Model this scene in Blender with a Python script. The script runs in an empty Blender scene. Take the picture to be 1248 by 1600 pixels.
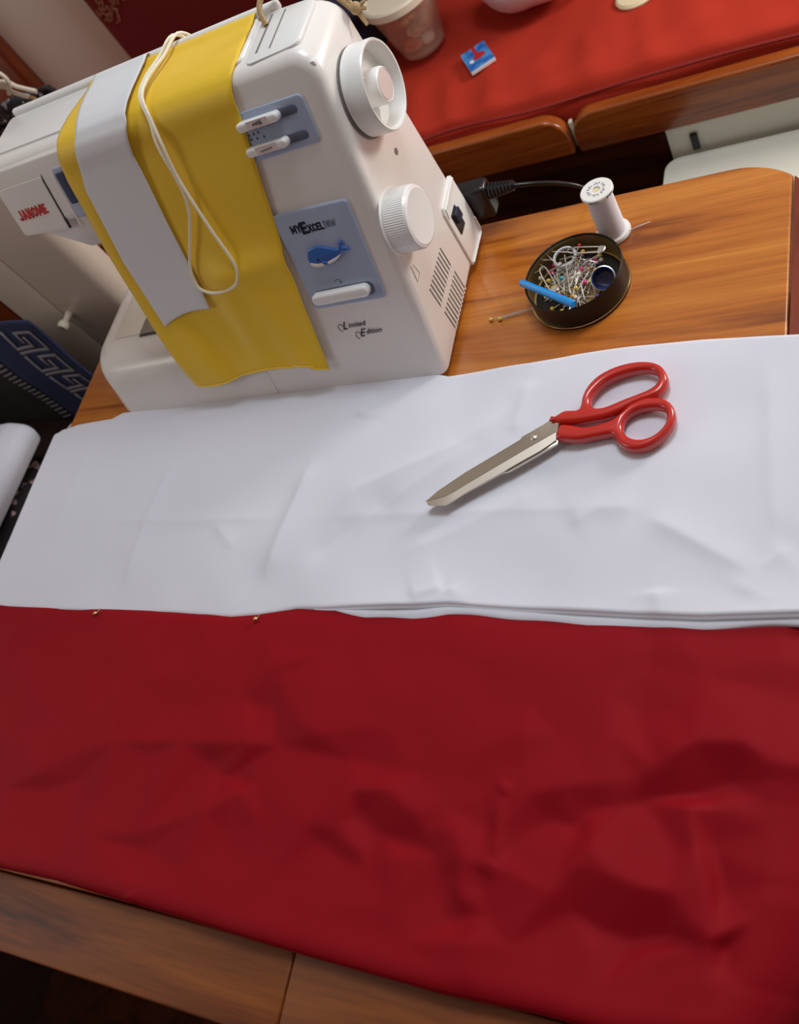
import bpy, bmesh, math, random
import numpy as np
from mathutils import Vector, Matrix
random.seed(4)
rng = np.random.default_rng(7)
C = bpy.context.scene.collection
S = bpy.context.scene
PI = math.pi
def lin(c):
    return tuple((x/255/12.92 if x <= 10 else ((x/255+.055)/1.055)**2.4) for x in c) + (1,)

# ------------------------------------------------------------------ camera
cam = bpy.data.cameras.new('camera'); camo = bpy.data.objects.new('camera', cam); C.objects.link(camo)
R = Matrix(((0.859939354, 0.211590826, -0.464471344), (-0.038272827, -0.880726455, -0.472076374), (-0.508959230, 0.423733683, -0.749273160)))
M = Matrix((R[0], -R[1], -R[2])).transposed().to_4x4()
M.translation = (0, 0, .527)
camo.matrix_world = M
cam.sensor_fit = 'VERTICAL'; cam.sensor_height = 24; cam.lens = 21.0; cam.clip_start = .01
cam.dof.use_dof = True; cam.dof.focus_distance = .66; cam.dof.aperture_fstop = 7.0
S.camera = camo
# ------------------------------------------------------------------ light
w = bpy.data.worlds.new('world'); S.world = w; w.use_nodes = True
bg = w.node_tree.nodes['Background']; bg.inputs[0].default_value = (.92, .80, .72, 1); bg.inputs[1].default_value = .35
def area(name, loc, target, size, power, col, sy=None):
    l = bpy.data.lights.new(name, 'AREA'); l.energy = power; l.color = col; l.size = size
    if sy: l.shape = 'RECTANGLE'; l.size_y = sy
    o = bpy.data.objects.new(name, l); C.objects.link(o); o.location = loc
    o.rotation_euler = (Vector(target)-Vector(loc)).to_track_quat('-Z', 'Y').to_euler()
    return o
area('hatch_daylight', (-.06, .78, 1.12), (-.30, .40, 0), .36, 6.2, (.86, .94, 1))
area('side_window_daylight', (.62, 1.22, .42), (-.10, 1.12, -.18), .35, 8.5, (1, .93, .85))
area('added_front_left_fill', (-1.35, -.15, .75), (-.55, .5, .12), .4, 1.8, (1, .96, .92))  # unseen fill lamp added at the front left to brighten the machine front
S.view_settings.view_transform = 'Standard'; S.view_settings.look = 'None'
S.view_settings.exposure = .07; S.view_settings.gamma = 1; S.view_settings.use_curve_mapping = False

# ------------------------------------------------------------------ materials
def mat(name, col, rough=.5, metal=0, coat=0, spec=.5, alpha=1, trans=0, sheen=0):
    m = bpy.data.materials.new(name); m.use_nodes = True
    b = m.node_tree.nodes['Principled BSDF']
    b.inputs['Base Color'].default_value = lin(col); b.inputs['Roughness'].default_value = rough
    b.inputs['Metallic'].default_value = metal; b.inputs['Coat Weight'].default_value = coat
    b.inputs['Coat Roughness'].default_value = .12
    b.inputs['Specular IOR Level'].default_value = spec
    b.inputs['Alpha'].default_value = alpha; b.inputs['Transmission Weight'].default_value = trans
    b.inputs['Sheen Weight'].default_value = sheen
    return m
def N(m, t, **kw):
    n = m.node_tree.nodes.new(t)
    for k, v in kw.items(): setattr(n, k, v)
    return n
def L(m, a, b): m.node_tree.links.new(a, b)
def coords(m, scale):
    tc = N(m, 'ShaderNodeTexCoord'); mp = N(m, 'ShaderNodeMapping'); mp.inputs['Scale'].default_value = scale
    L(m, tc.outputs['Object'], mp.inputs['Vector']); return mp.outputs['Vector']
def mottle(m, c1, c2, scale=(30, 30, 30), lo=.35, hi=.65, detail=5):
    v = coords(m, scale); n = N(m, 'ShaderNodeTexNoise'); n.inputs['Scale'].default_value = 1; n.inputs['Detail'].default_value = detail
    L(m, v, n.inputs['Vector']); r = N(m, 'ShaderNodeValToRGB')
    r.color_ramp.elements[0].position = lo; r.color_ramp.elements[0].color = lin(c1)
    r.color_ramp.elements[1].position = hi; r.color_ramp.elements[1].color = lin(c2)
    L(m, n.outputs['Fac'], r.inputs['Fac']); L(m, r.outputs['Color'], m.node_tree.nodes['Principled BSDF'].inputs['Base Color'])
    return n, r
def bump(m, scale, strength, dist=.001, kind='noise'):
    v = coords(m, scale if isinstance(scale, tuple) else (scale,)*3)
    n = N(m, 'ShaderNodeTexNoise'); n.inputs['Scale'].default_value = 1; n.inputs['Detail'].default_value = 3
    L(m, v, n.inputs['Vector']); b = N(m, 'ShaderNodeBump'); b.inputs['Strength'].default_value = strength; b.inputs['Distance'].default_value = dist
    L(m, n.outputs['Fac'], b.inputs['Height']); L(m, b.outputs['Normal'], m.node_tree.nodes['Principled BSDF'].inputs['Normal'])
def weave(m, freq, strength=.2):
    bs = []
    v = coords(m, (1, 1, 1))
    for d in ('X', 'Y'):
        wv = N(m, 'ShaderNodeTexWave', bands_direction=d); wv.inputs['Scale'].default_value = freq
        L(m, v, wv.inputs['Vector']); bs.append(wv.outputs['Fac'])
    a = N(m, 'ShaderNodeMath', operation='ADD'); L(m, bs[0], a.inputs[0]); L(m, bs[1], a.inputs[1])
    b = N(m, 'ShaderNodeBump'); b.inputs['Strength'].default_value = strength; b.inputs['Distance'].default_value = .0002
    L(m, a.outputs[0], b.inputs['Height']); L(m, b.outputs['Normal'], m.node_tree.nodes['Principled BSDF'].inputs['Normal'])
def wood(name, dark, mid, light, scale=(3, 34, 34), rough=.3, coat=.35):
    m = mat(name, mid, rough, coat=coat)
    v = coords(m, scale)
    n = N(m, 'ShaderNodeTexNoise'); n.inputs['Scale'].default_value = 1; n.inputs['Detail'].default_value = 8; n.inputs['Roughness'].default_value = .6; n.inputs['Distortion'].default_value = .9
    L(m, v, n.inputs['Vector'])
    r = N(m, 'ShaderNodeValToRGB'); e = r.color_ramp.elements
    e[0].position = .34; e[0].color = lin(dark); e[1].position = .68; e[1].color = lin(light)
    x = e.new(.46); x.color = lin(mid)
    L(m, n.outputs['Fac'], r.inputs['Fac'])
    v2 = coords(m, (scale[0]*6, scale[1]*9, scale[2]*9)); n2 = N(m, 'ShaderNodeTexNoise'); n2.inputs['Scale'].default_value = 1; n2.inputs['Detail'].default_value = 3
    L(m, v2, n2.inputs['Vector'])
    mx = N(m, 'ShaderNodeMix', data_type='RGBA', blend_type='MULTIPLY'); mx.inputs['Factor'].default_value = .35
    L(m, r.outputs['Color'], mx.inputs['A'])
    r2 = N(m, 'ShaderNodeValToRGB'); r2.color_ramp.elements[0].position = .3; r2.color_ramp.elements[0].color = (.45, .4, .35, 1); r2.color_ramp.elements[1].position = .6
    L(m, n2.outputs['Fac'], r2.inputs['Fac']); L(m, r2.outputs['Color'], mx.inputs['B'])
    L(m, mx.outputs['Result'], m.node_tree.nodes['Principled BSDF'].inputs['Base Color'])
    return m
M_table = wood('table_wood', (126, 62, 18), (178, 100, 30), (206, 130, 48), (2.2, 40, 40))
M_lip = wood('lipping_wood', (90, 28, 14), (118, 42, 20), (140, 60, 30), (34, 3, 34))
M_rail = wood('rail_wood', (76, 30, 6), (118, 56, 12), (150, 82, 22), rough=.55, coat=0)
M_board = wood('board_wood', (104, 40, 12), (142, 66, 22), (168, 90, 34), (4, 30, 60), rough=.28)
M_darkwood = wood('dark_wood', (40, 16, 8), (66, 28, 12), (88, 40, 18))
M_post = wood('post_wood', (110, 44, 16), (140, 62, 24), (160, 80, 34), (30, 30, 3))
M_white = mat('machine_white', (234, 230, 227), .28, coat=.25)
M_white2 = mat('machine_white_trim', (236, 236, 234), .3, coat=.2)
M_seam = mat('seam_shadow_grey', (120, 112, 108), .6)
M_dark = mat('dark_plastic', (34, 30, 32), .4)
M_slate = mat('slate_blue_panel', (164, 178, 204), .42); bump(M_slate, 900, .05)
M_slot = mat('slot_grey', (92, 96, 116), .5)
M_navy = mat('navy_plastic', (30, 44, 84), .3)
M_pale = mat('pale_blue_plastic', (168, 178, 206), .4)
M_blue = mat('whale_blue', (58, 104, 178), .3, coat=.3)
M_cream = mat('cream_plastic', (232, 226, 214), .35)
M_ink = mat('black_ink', (24, 26, 52), .5)
M_greyink = mat('grey_ink', (112, 114, 138), .5)
M_redink = mat('red_ink', (204, 40, 34), .45)
M_pinkdisc = mat('pink_grey_disc', (220, 206, 204), .35)
M_steel = mat('steel', (236, 232, 226), .28, metal=1); bump(M_steel, 200, .05)
M_plate = mat('needle_plate_steel', (170, 166, 160), .35, metal=1)
M_blade = mat('blade_steel', (214, 204, 188), .2, metal=1); bump(M_blade, (260, 40, 40), .05)
M_gold = mat('brass_rim', (216, 190, 130), .25, metal=1)
M_bevel = mat('ground_steel_edge', (216, 206, 194), .5, metal=1)
M_pipe = mat('red_piping', (140, 32, 26), .8)
M_redpl = mat('red_enamel', (196, 36, 26), .28, coat=.5)
M_tin = mat('black_tin', (18, 12, 10), .42, spec=.35)
M_tinin = mat('tin_inside', (176, 150, 98), .35, metal=.7)
M_whitefab = mat('white_cotton', (224, 226, 238), .85, sheen=.15, spec=.2); weave(M_whitefab, 900, .12)
M_redfab = mat('red_cotton', (146, 8, 24), .66, spec=.14); weave(M_redfab, 800, .15)
M_yelfab = mat('yellow_nylon', (238, 196, 40), .5, sheen=.2, spec=.35); bump(M_yelfab, 70, .12, .002)
M_strip = mat('white_nylon', (222, 224, 228), .55, spec=.3)
M_cord = mat('cream_cord', (242, 234, 212), .7); bump(M_cord, 900, .4)
M_twine = mat('jute_twine', (178, 148, 108), .9); bump(M_twine, 700, .8)
M_blkrub = mat('black_rubber', (16, 15, 16), .3)
M_tube = mat('blue_tube', (0, 150, 236), .22, coat=.6); bump(M_tube, (1200, 60, 60), .25)
M_bobb = mat('bobbin_blue', (18, 44, 110), .2, coat=.5)
M_thread = mat('white_thread', (226, 224, 232), .6)
M_cap = mat('white_cap', (240, 238, 234), .4)
M_cush = mat('red_cushion_cotton', (180, 54, 38), .85, spec=.1); weave(M_cush, 300, .25)
M_back = mat('maroon_cushion_cotton', (120, 22, 18), .8, sheen=.1, spec=.15)
M_tan = mat('tan_embroidery', (150, 92, 70), .8)
M_wall = mat('cream_gloss_paint', (242, 232, 218), .4); bump(M_wall, 12, .05)
M_locker = mat('white_gelcoat', (226, 208, 192), .3, coat=.2)
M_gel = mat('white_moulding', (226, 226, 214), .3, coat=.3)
M_floor = wood('floor_wood', (24, 12, 8), (36, 18, 11), (48, 24, 14))
M_seat = mat('dark_seat_cloth', (48, 20, 18), .9); bump(M_seat, 80, .4)
M_ikat = mat('indigo_woven_cotton', (32, 42, 78), .9); weave(M_ikat, 150, .5)
M_ikatpale = mat('pale_thread_pattern', (138, 134, 142), .9)
M_ikatdark = mat('brown_black_stripe', (30, 22, 24), .9); weave(M_ikatdark, 90, .5)
M_spark = mat('speckled_black_cloth', (24, 22, 28), .6); mottle(M_spark, (20, 18, 24), (150, 144, 150), (110, 110, 110), .60, .70, 1)
M_spark2 = mat('speckled_pink_black_cloth', (24, 22, 28), .7); mottle(M_spark2, (26, 16, 20), (196, 160, 156), (60, 60, 60), .58, .68, 2)
M_rope = mat('white_rope', (226, 216, 200), .7); bump(M_rope, 600, .5)
M_clear = mat('frosted_plastic', (226, 200, 178), .35, alpha=.26)
M_lid = mat('ivory_lid', (232, 222, 200), .4)
M_bag = mat('white_plastic_bag', (228, 214, 214), .4, trans=.2); bump(M_bag, 40, .3, .004)
M_navycl = mat('navy_cloth', (22, 22, 48), .85)
M_cardblue = mat('card_blue', (40, 116, 200), .35); mottle(M_cardblue, (24, 84, 176), (84, 160, 226), (60, 60, 60))
M_cardwhite = mat('card_white', (232, 230, 232), .6)
M_cardred = mat('card_red', (186, 40, 44), .5)
M_yellowish = mat('cream_cloth', (230, 214, 176), .8)

# ------------------------------------------------------------------ helpers
def world_loc(o):
    v = Vector((0, 0, 0))
    while o is not None: v = v + o.location; o = o.parent
    return v
def finish(o, ang=38):
    for p in o.data.polygons: p.use_smooth = True
    if ang: o.data.set_sharp_from_angle(angle=math.radians(ang))
def obj(name, bm, m, parent=None, ang=38, sub=0, label=None, origin=None):
    me = bpy.data.meshes.new(name)
    if isinstance(bm, bmesh.types.BMesh):
        bmesh.ops.recalc_face_normals(bm, faces=bm.faces)
        off = world_loc(parent) if parent else Vector(origin or (0, 0, 0))
        if off.length: bmesh.ops.translate(bm, verts=bm.verts, vec=-off)
        bm.to_mesh(me); bm.free()
    else: me = bm; off = Vector((0, 0, 0))
    me.materials.clear(); me.materials.append(m)
    o = bpy.data.objects.new(name, me); C.objects.link(o)
    if parent: o.parent = parent
    elif origin: o.location = origin
    finish(o, ang)
    if sub:
        md = o.modifiers.new('s', 'SUBSURF'); md.levels = sub; md.render_levels = sub
    if label: o['label'] = label
    return o
def thing(name, label, cat, loc=(0, 0, 0), group=None):
    o = bpy.data.objects.new(name, None); o.empty_display_size = .02; C.objects.link(o); o.location = loc
    o['label'] = label; o['category'] = cat
    if group: o['group'] = group
    return o
def tag(o, label, cat, group=None):
    o['label'] = label; o['category'] = cat
    if group: o['group'] = group
    return o
def struct(o): o['kind'] = 'structure'; return o
def box(bm, lo, hi, bev=0, seg=2):
    r = bmesh.ops.create_cube(bm, size=1)
    vs = r['verts']
    for v in vs: v.co = Vector([lo[i]+(v.co[i]+.5)*(hi[i]-lo[i]) for i in range(3)])
    if bev:
        es = list({e for v in vs for e in v.link_edges})
        bmesh.ops.bevel(bm, geom=es, offset=bev, segments=seg, affect='EDGES', profile=.5, clamp_overlap=True)
    return bm
def newbox(lo, hi, bev=0, seg=2): return box(bmesh.new(), lo, hi, bev, seg)
def prism(pts, f, d0, d1, bev0=0, bev1=0, seg=3, bm=None):
    """extrude a 2-d outline between depths d0 and d1; f(a,b,d) gives the 3-d point; bev0/bev1 round its two rims"""
    bm = bm or bmesh.new()
    a = [bm.verts.new(f(p[0], p[1], d0)) for p in pts]; b = [bm.verts.new(f(p[0], p[1], d1)) for p in pts]
    fa = bm.faces.new(a); fb = bm.faces.new(list(reversed(b)))
    n = len(pts)
    for i in range(n): bm.faces.new((a[i], b[i], b[(i+1) % n], a[(i+1) % n]))
    bm.normal_update()
    for fc, bv in ((fa, bev0), (fb, bev1)):
        if bv: bmesh.ops.bevel(bm, geom=list(fc.edges), offset=bv, segments=seg, affect='EDGES', profile=.5, clamp_overlap=True)
    return bm
def roundpoly(pts, rad, seg=6):
    out = []; n = len(pts)
    rad = rad if isinstance(rad, (list, tuple)) else [rad]*n
    for i in range(n):
        p0, p, p1 = Vector(pts[i-1]), Vector(pts[i]), Vector(pts[(i+1) % n])
        r = rad[i]
        if r <= 0: out.append(tuple(p)); continue
        u = (p0-p).normalized(); v = (p1-p).normalized()
        th = math.acos(max(-1, min(1, u.dot(v))))
        t = r/math.tan(th/2); c = p+(u+v).normalized()*(r/math.sin(th/2))
        a = p+u*t; b = p+v*t
        a0 = math.atan2(a.y-c.y, a.x-c.x); a1 = math.atan2(b.y-c.y, b.x-c.x)
        da = (a1-a0+PI) % (2*PI)-PI
        for k in range(seg+1): out.append((c.x+r*math.cos(a0+da*k/seg), c.y+r*math.sin(a0+da*k/seg)))
    return out
def smooth2(pts, k=5, closed=True):
    n = len(pts); out = []
    P = [np.array(p, float) for p in pts]
    rngi = range(n) if closed else range(n-1)
    for i in rngi:
        if closed: a, b, c, d = P[i-1], P[i], P[(i+1) % n], P[(i+2) % n]
        else: a, b, c, d = P[max(i-1, 0)], P[i], P[i+1], P[min(i+2, n-1)]
        for j in range(k):
            t = j/k
            out.append(tuple(.5*(2*b+(c-a)*t+(2*a-5*b+4*c-d)*t*t+(3*b-a-3*c+d)*t**3)))
    if not closed: out.append(tuple(P[-1]))
    return out
def tube(pts, r, seg=8, bm=None, caps=True):
    bm = bm or bmesh.new()
    P = [Vector(p) for p in pts]; n = len(P)
    rs = r if isinstance(r, (list, tuple)) else [r]*n
    t = (P[1]-P[0]).normalized(); u = t.orthogonal().normalized(); rings = []
    for i in range(n):
        tn = (P[min(i+1, n-1)]-P[max(i-1, 0)]).normalized()
        q = t.rotation_difference(tn); u = q @ u; t = tn
        u = (u-t*u.dot(t)).normalized(); v = t.cross(u)
        rings.append([bm.verts.new(P[i]+(u*math.cos(a)+v*math.sin(a))*rs[i]) for a in [2*PI*k/seg for k in range(seg)]])
    for i in range(n-1):
        for k in range(seg): bm.faces.new((rings[i][k], rings[i][(k+1) % seg], rings[i+1][(k+1) % seg], rings[i+1][k]))
    if caps: bm.faces.new(list(reversed(rings[0]))); bm.faces.new(rings[-1])
    return bm
def lathe(prof, axis='Z', center=(0, 0, 0), seg=40, bm=None, close=False):
    """prof = [(radius, height)...]"""
    bm = bm or bmesh.new(); c = Vector(center); rings = []
    def pt(r, h, a):
        if axis == 'Z': return c+Vector((r*math.cos(a), r*math.sin(a), h))
        if axis == 'X': return c+Vector((h, r*math.cos(a), r*math.sin(a)))
        return c+Vector((r*math.cos(a), h, r*math.sin(a)))
    for r, h in prof:
        if r < 1e-6: rings.append([bm.verts.new(pt(0, h, 0))])
        else: rings.append([bm.verts.new(pt(r, h, 2*PI*k/seg)) for k in range(seg)])
    pr = list(zip(rings, rings[1:]))+([(rings[-1], rings[0])] if close else [])
    for A, B in pr:
        for k in range(seg):
            k2 = (k+1) % seg
            if len(A) == 1 and len(B) == 1: continue
            if len(A) == 1: bm.faces.new((A[0], B[k], B[k2]))
            elif len(B) == 1: bm.faces.new((A[k], B[0], A[k2]))
            else: bm.faces.new((A[k], B[k], B[k2], A[k2]))
    return bm
def curve2d(loops, extrude, bevel, f, res=2):
    """flat filled outline with holes, thickened and rim-rounded, then mapped by f(x,y,d)"""
    cu = bpy.data.curves.new('tmp', 'CURVE'); cu.dimensions = '2D'; cu.fill_mode = 'BOTH'
    K = 50.0
    cu.extrude = extrude*K; cu.bevel_depth = bevel*K; cu.bevel_resolution = res; cu.offset = -bevel*K
    for lp in loops:
        sp = cu.splines.new('POLY'); sp.points.add(len(lp)-1); sp.use_cyclic_u = True
        for i, p in enumerate(lp): sp.points[i].co = (p[0]*K, p[1]*K, 0, 1)
    o = bpy.data.objects.new('tmp', cu); C.objects.link(o)
    me = bpy.data.meshes.new_from_object(o.evaluated_get(bpy.context.evaluated_depsgraph_get()))
    bpy.data.objects.remove(o); bpy.data.curves.remove(cu)
    bm = bmesh.new(); bm.from_mesh(me); bpy.data.meshes.remove(me)
    for v in bm.verts: v.co = f(v.co.x/K, v.co.y/K, v.co.z/K)
    bmesh.ops.remove_doubles(bm, verts=bm.verts, dist=1e-6)
    return bm
def text(body, size, f, extrude=.0002, bold=0, shear=0, space=1):
    """lettering as mesh; f(x,y,d) maps text plane to space (x right, y up, d outward)"""
    cu = bpy.data.curves.new('tmp', 'FONT'); cu.body = body; cu.size = 1; cu.shear = shear; cu.space_character = space
    cu.offset = bold; cu.resolution_u = 3
    o = bpy.data.objects.new('tmp', cu); C.objects.link(o)
    me = bpy.data.meshes.new_from_object(o.evaluated_get(bpy.context.evaluated_depsgraph_get()))
    bpy.data.objects.remove(o); bpy.data.curves.remove(cu)
    bm = bmesh.new(); bm.from_mesh(me); bpy.data.meshes.remove(me)
    g = bmesh.ops.extrude_face_region(bm, geom=list(bm.faces))
    for v in [v for v in g['geom'] if isinstance(v, bmesh.types.BMVert)]: v.co.z = 1
    for v in bm.verts: v.co = f(v.co.x*size, v.co.y*size, v.co.z*extrude)
    return bm
def plane_f(o, u, v):
    o, u, v = Vector(o), Vector(u).normalized(), Vector(v).normalized(); n = u.cross(v)
    return lambda a, b, d: o+u*a+v*b+n*d
def vnoise(X, Y, s, seed=0):
    """smooth value noise, numpy"""
    r = np.random.default_rng(seed); T = r.random((64, 64))
    x = X/s+100; y = Y/s+100; xi = np.floor(x).astype(int); yi = np.floor(y).astype(int)
    fx = x-xi; fy = y-yi; fx = fx*fx*(3-2*fx); fy = fy*fy*(3-2*fy)
    g = lambda a, b: T[a % 64, b % 64]
    return (g(xi, yi)*(1-fx)+g(xi+1, yi)*fx)*(1-fy)+(g(xi, yi+1)*(1-fx)+g(xi+1, yi+1)*fx)*fy-.5
def polyline_d(X, Y, pts):
    best = np.full(X.shape, 1e9); sgn = np.zeros(X.shape); S_ = np.zeros(X.shape)
    P = np.array(pts, float); seg = np.linalg.norm(P[1:]-P[:-1], axis=1); tot = seg.sum(); acc = 0
    for i in range(len(P)-1):
        a, b = P[i], P[i+1]; ab = b-a; t = ((X-a[0])*ab[0]+(Y-a[1])*ab[1])/(ab@ab); tc = np.clip(t, 0, 1)
        dx = X-(a[0]+tc*ab[0]); dy = Y-(a[1]+tc*ab[1]); d = np.hypot(dx, dy); m = d < best
        best = np.where(m, d, best); sgn = np.where(m, np.sign(ab[0]*dy-ab[1]*dx), sgn); S_ = np.where(m, (acc+tc*seg[i])/tot, S_); acc += seg[i]
    return best, sgn, S_
def crease(X, Y, pts, h, wl, wr=None, e=.0015, soft=False):
    """raised fold along pts; wl / wr = widths left and right of its direction"""
    d, s, t = polyline_d(X, Y, pts); wr = wr or wl
    ww = np.where(s >= 0, wl, wr)
    fade = np.clip(np.minimum(t, 1-t)*4, 0, 1); fade = .25+.75*fade*fade*(3-2*fade)
    if soft: return h*fade*fade*np.exp(-(np.sqrt(d*d+e*e)-e)/ww)
    q = 1-(np.sqrt(d*d+e*e)-e)/(1.6*ww)
    return h*fade*(q+np.sqrt(q*q+.012))/2
def dent(X, Y, c, rx, ry, ang, h):
    ca, sa = math.cos(ang), math.sin(ang); u = (X-c[0])*ca+(Y-c[1])*sa; v = -(X-c[0])*sa+(Y-c[1])*ca
    return h*np.exp(-(u/rx)**2-(v/ry)**2)
def grid_mesh(P, name='grid'):
    n, m = P.shape[:2]; me = bpy.data.meshes.new(name)
    idx = np.arange(n*m).reshape(n, m)
    q = np.stack([idx[:-1, :-1], idx[1:, :-1], idx[1:, 1:], idx[:-1, 1:]], -1).reshape(-1, 4)
    me.from_pydata(P.reshape(-1, 3).tolist(), [], q.tolist()); me.update(); return me

# ------------------------------------------------------------------ the cabin
struct(obj('floor', newbox((-2.4, -.95, -.75), (.9, 1.7, -.7)), M_floor))
struct(obj('wall_back', newbox((-2.4, 1.40, -.7), (.9, 1.45, .5)), M_wall))
struct(obj('wall_front', newbox((-2.4, -.95, -.7), (.9, -.90, 1.10)), M_darkwood))
struct(obj('ceiling', newbox((-2.4, -.95, 1.10), (.9, .20, 1.14)), M_wall))
o = struct(obj('trim_1', newbox((-1.70, 1.365, -.5), (-1.525, 1.40, .5), .006), M_post)); o['label'] = 'varnished wooden upright on the cream wall'
# bench front below the boards
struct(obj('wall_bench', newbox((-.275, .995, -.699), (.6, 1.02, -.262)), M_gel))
b = bmesh.new(); box(b, (-2.0, 1.0, -.699), (-.278, 1.02, -.262)); struct(obj('wall_locker', b, M_darkwood))
o = struct(obj('trim_2', newbox((-.247, .990, -.303), (-.238, .9955, -.279), .001), M_dark)); o['label'] = 'dark slot cut in the white bench front'
step = thing('moulded_step', 'white glossy moulded step with rounded corners below the bench', 'step', (0, .9, -.7))
pts = roundpoly([(-.283, .74), (.5, .74), (.5, .988), (-.283, .988)], [.03, .001, .001, .02])
obj('step_top', prism(pts, lambda x, y, d: Vector((x, y, d)), -.345, -.306, .002, .014, 4), M_gel, step)
obj('step_body', prism(roundpoly([(-.282, .745), (.495, .745), (.495, .987), (-.282, .987)], [.03, .001, .001, .02]), lambda x, y, d: Vector((x, y, d)), -.7, -.345), M_gel, step)

# seat cushion (a soft slab with a piped front edge)
def soft_slab(x0, x1, y0, y1, z0, z1, nx, ny, seed, amp=.006, r=.03, extra=None):
    us = np.linspace(0, 1, nx); vs = np.concatenate([np.linspace(0, .12, ny//3), np.linspace(.12, 1, ny-ny//3+1)[1:]])
    U, V = np.meshgrid(us, vs, indexing='ij')
    X = x0+(x1-x0)*U; Lf = (z1-z0); tot = Lf+(y1-y0); sdist = V*tot
    Y = np.where(sdist < Lf, y0, y0+(sdist-Lf)); Z = np.where(sdist < Lf, z0+sdist, z1)
    # round the front edge
    k = np.clip((sdist-Lf)/r, -1, 1); bulge = (1-np.abs(k))*r*.29
    Y = Y+bulge*(k < 0)*.9+bulge*(k >= 0)*.6; Z = Z-bulge*.5
    nz = vnoise(X, sdist, .13, seed)*amp*2+vnoise(X, sdist, .05, seed+1)*amp*.9
    front = sdist < Lf
    Z = Z+np.where(front, 0, nz); Y = Y-np.where(front, nz+.006*np.sin(np.clip(sdist/Lf, 0, 1)*PI), 0)
    if extra is not None: Z = Z+np.where(front, 0, extra(X, Y))
    return grid_mesh(np.stack([X, Y, Z], -1))
def cush_extra(X, Y):
    h = crease(X, Y, [(-.56, 1.03), (-.40, 1.04), (-.2, 1.03)], .005, .02)
    for k in range(9):
        x = -.62+k*.068+.02*rng.random()
        h += crease(X, Y, [(x, 1.006), (x-.012, 1.05), (x-.03, 1.11+.04*rng.random())], .0055*(.2+rng.random()), .012)
    h += crease(X, Y, [(-.30, 1.05), (-.34, 1.12), (-.36, 1.2)], .006, .03)+crease(X, Y, [(-.22, 1.06), (-.26, 1.14)], .006, .03)
    return h
cu = thing('seat_cushion', 'long red cotton bench cushion lying behind the wooden boards', 'cushion', (-.6, 1.2, -.26))
def off_mesh(me, o):
    v = -world_loc(o)
    for p in me.vertices: p.co += v
    return me
obj('cover', off_mesh(soft_slab(-1.9, .5, 1.013, 1.335, -.262, -.183, 220, 90, 3, .005, .02, cush_extra), cu), M_cush, cu, ang=None)
pp = [(x, 1.0075+.002*math.sin(x*31), -.190+.0025*math.sin(x*23+1)) for x in np.linspace(-1.9, .5, 90)]
obj('piping', tube(pp, .0022, 6), M_pipe, cu)
# the maroon back cushion
bc = thing('back_cushion', 'dark maroon upright backrest cushion with a tan motif', 'cushion', (-.6, 1.37, -.17))
obj('cover', newbox((-1.25, 1.335, -.165), (.5, 1.398, .32), .022, 4), M_back, bc)
b = bmesh.new(); rr = random.Random(9)
for k in range(26):
    a = rr.random()*6.28; rad = .006+.02*rr.random(); cx, cz = -1.203+.022*math.cos(a)*rr.random()*1.6, .005+.026*math.sin(a)*rr.random()
    q = [(cx+rad*.5*math.cos(a+t), 1.3338, cz+rad*.5*math.sin(a+t*1.3)) for t in np.linspace(0, 2.5, 6)]
    tube(q, .0016, 5, b)
o = obj('motif', b, M_tan, bc, label='tan embroidered motif'); o['kind'] = 'stuff'
# bench boards
def fboard(x0, x1, z0, z1, rl, rr_):
    pts = roundpoly([(x0, z0), (x1, z0), (x1, z1), (x0, z1)], [.004, .004, rr_, rl], 8)
    return prism(pts, lambda a, b, d: Vector((a, d, b)), .981, 1.0005, .006, .004, 4)
b1 = tag(obj('bench_board', fboard(-1.6, -.3895, -.257, -.196, .004, .034), M_board, origin=(-.6, .99, -.257)), 'darker varnished wooden bench board beside the sewing machine', 'board')
b2 = tag(obj('bench_board', fboard(-.3825, .5, -.257, -.199, .03, .004), M_board, origin=(-.1, .99, -.257)), 'lighter varnished wooden bench board above the white step', 'board')
tag(obj('wedge', newbox((-.3882, .992, -.252), (-.3838, 1.0, -.214), .0008), M_lid), 'small cream wedge between the two bench boards', 'wedge')

# ------------------------------------------------------------------ things on the bench
tub = thing('snack_tub', 'frosted plastic tub of snacks with an ivory lid', 'container', (-.632, 1.20, -.178))
tc = Vector((-.632, 1.208, -.176))
obj('tub', lathe([(0, 0), (.030, 0), (.034, .003), (.054, .084), (.056, .086), (.054, .087), (.032, .005), (0, .003)], 'Z', tc, 40), M_clear, tub)
obj('lid', lathe([(.0555, .084), (.0585, .084), (.0585, .094), (.056, .097), (.051, .0975), (.049, .095), (0, .095)], 'Z', tc, 40), M_lid, tub)
rs = random.Random(5)
M_sn = [mat('snack_tan', (206, 160, 112), .7), mat('snack_white', (232, 222, 210), .7), mat('snack_orange', (206, 104, 68), .7), mat('snack_brown', (150, 100, 66), .7)]
for k in range(26):
    h = .012+.062*(k/26); a = rs.random()*6.28; rad = (.014+.016*h/.08)*math.sqrt(rs.random())*1.05
    b = bmesh.new(); bmesh.ops.create_icosphere(b, subdivisions=2, radius=.0085+.003*rs.random())
    for v in b.verts: v.co = Vector((v.co.x*(1+.5*(k % 3 == 0)), v.co.y, v.co.z*.75))+tc+Vector((rad*math.cos(a), rad*math.sin(a), h))
    sn = obj('snack', b, M_sn[[0, 1, 0, 2, 3, 1, 0][k % 7]], None, origin=tuple(tc+Vector((rad*math.cos(a), rad*math.sin(a), h))))
    nm_ = ['tan', 'white', 'tan', 'orange', 'brown', 'white', 'tan'][k % 7]; tag(sn, 'small rounded '+nm_+' snack piece inside the frosted tub', 'snack', nm_+' snacks in the frosted tub')
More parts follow.
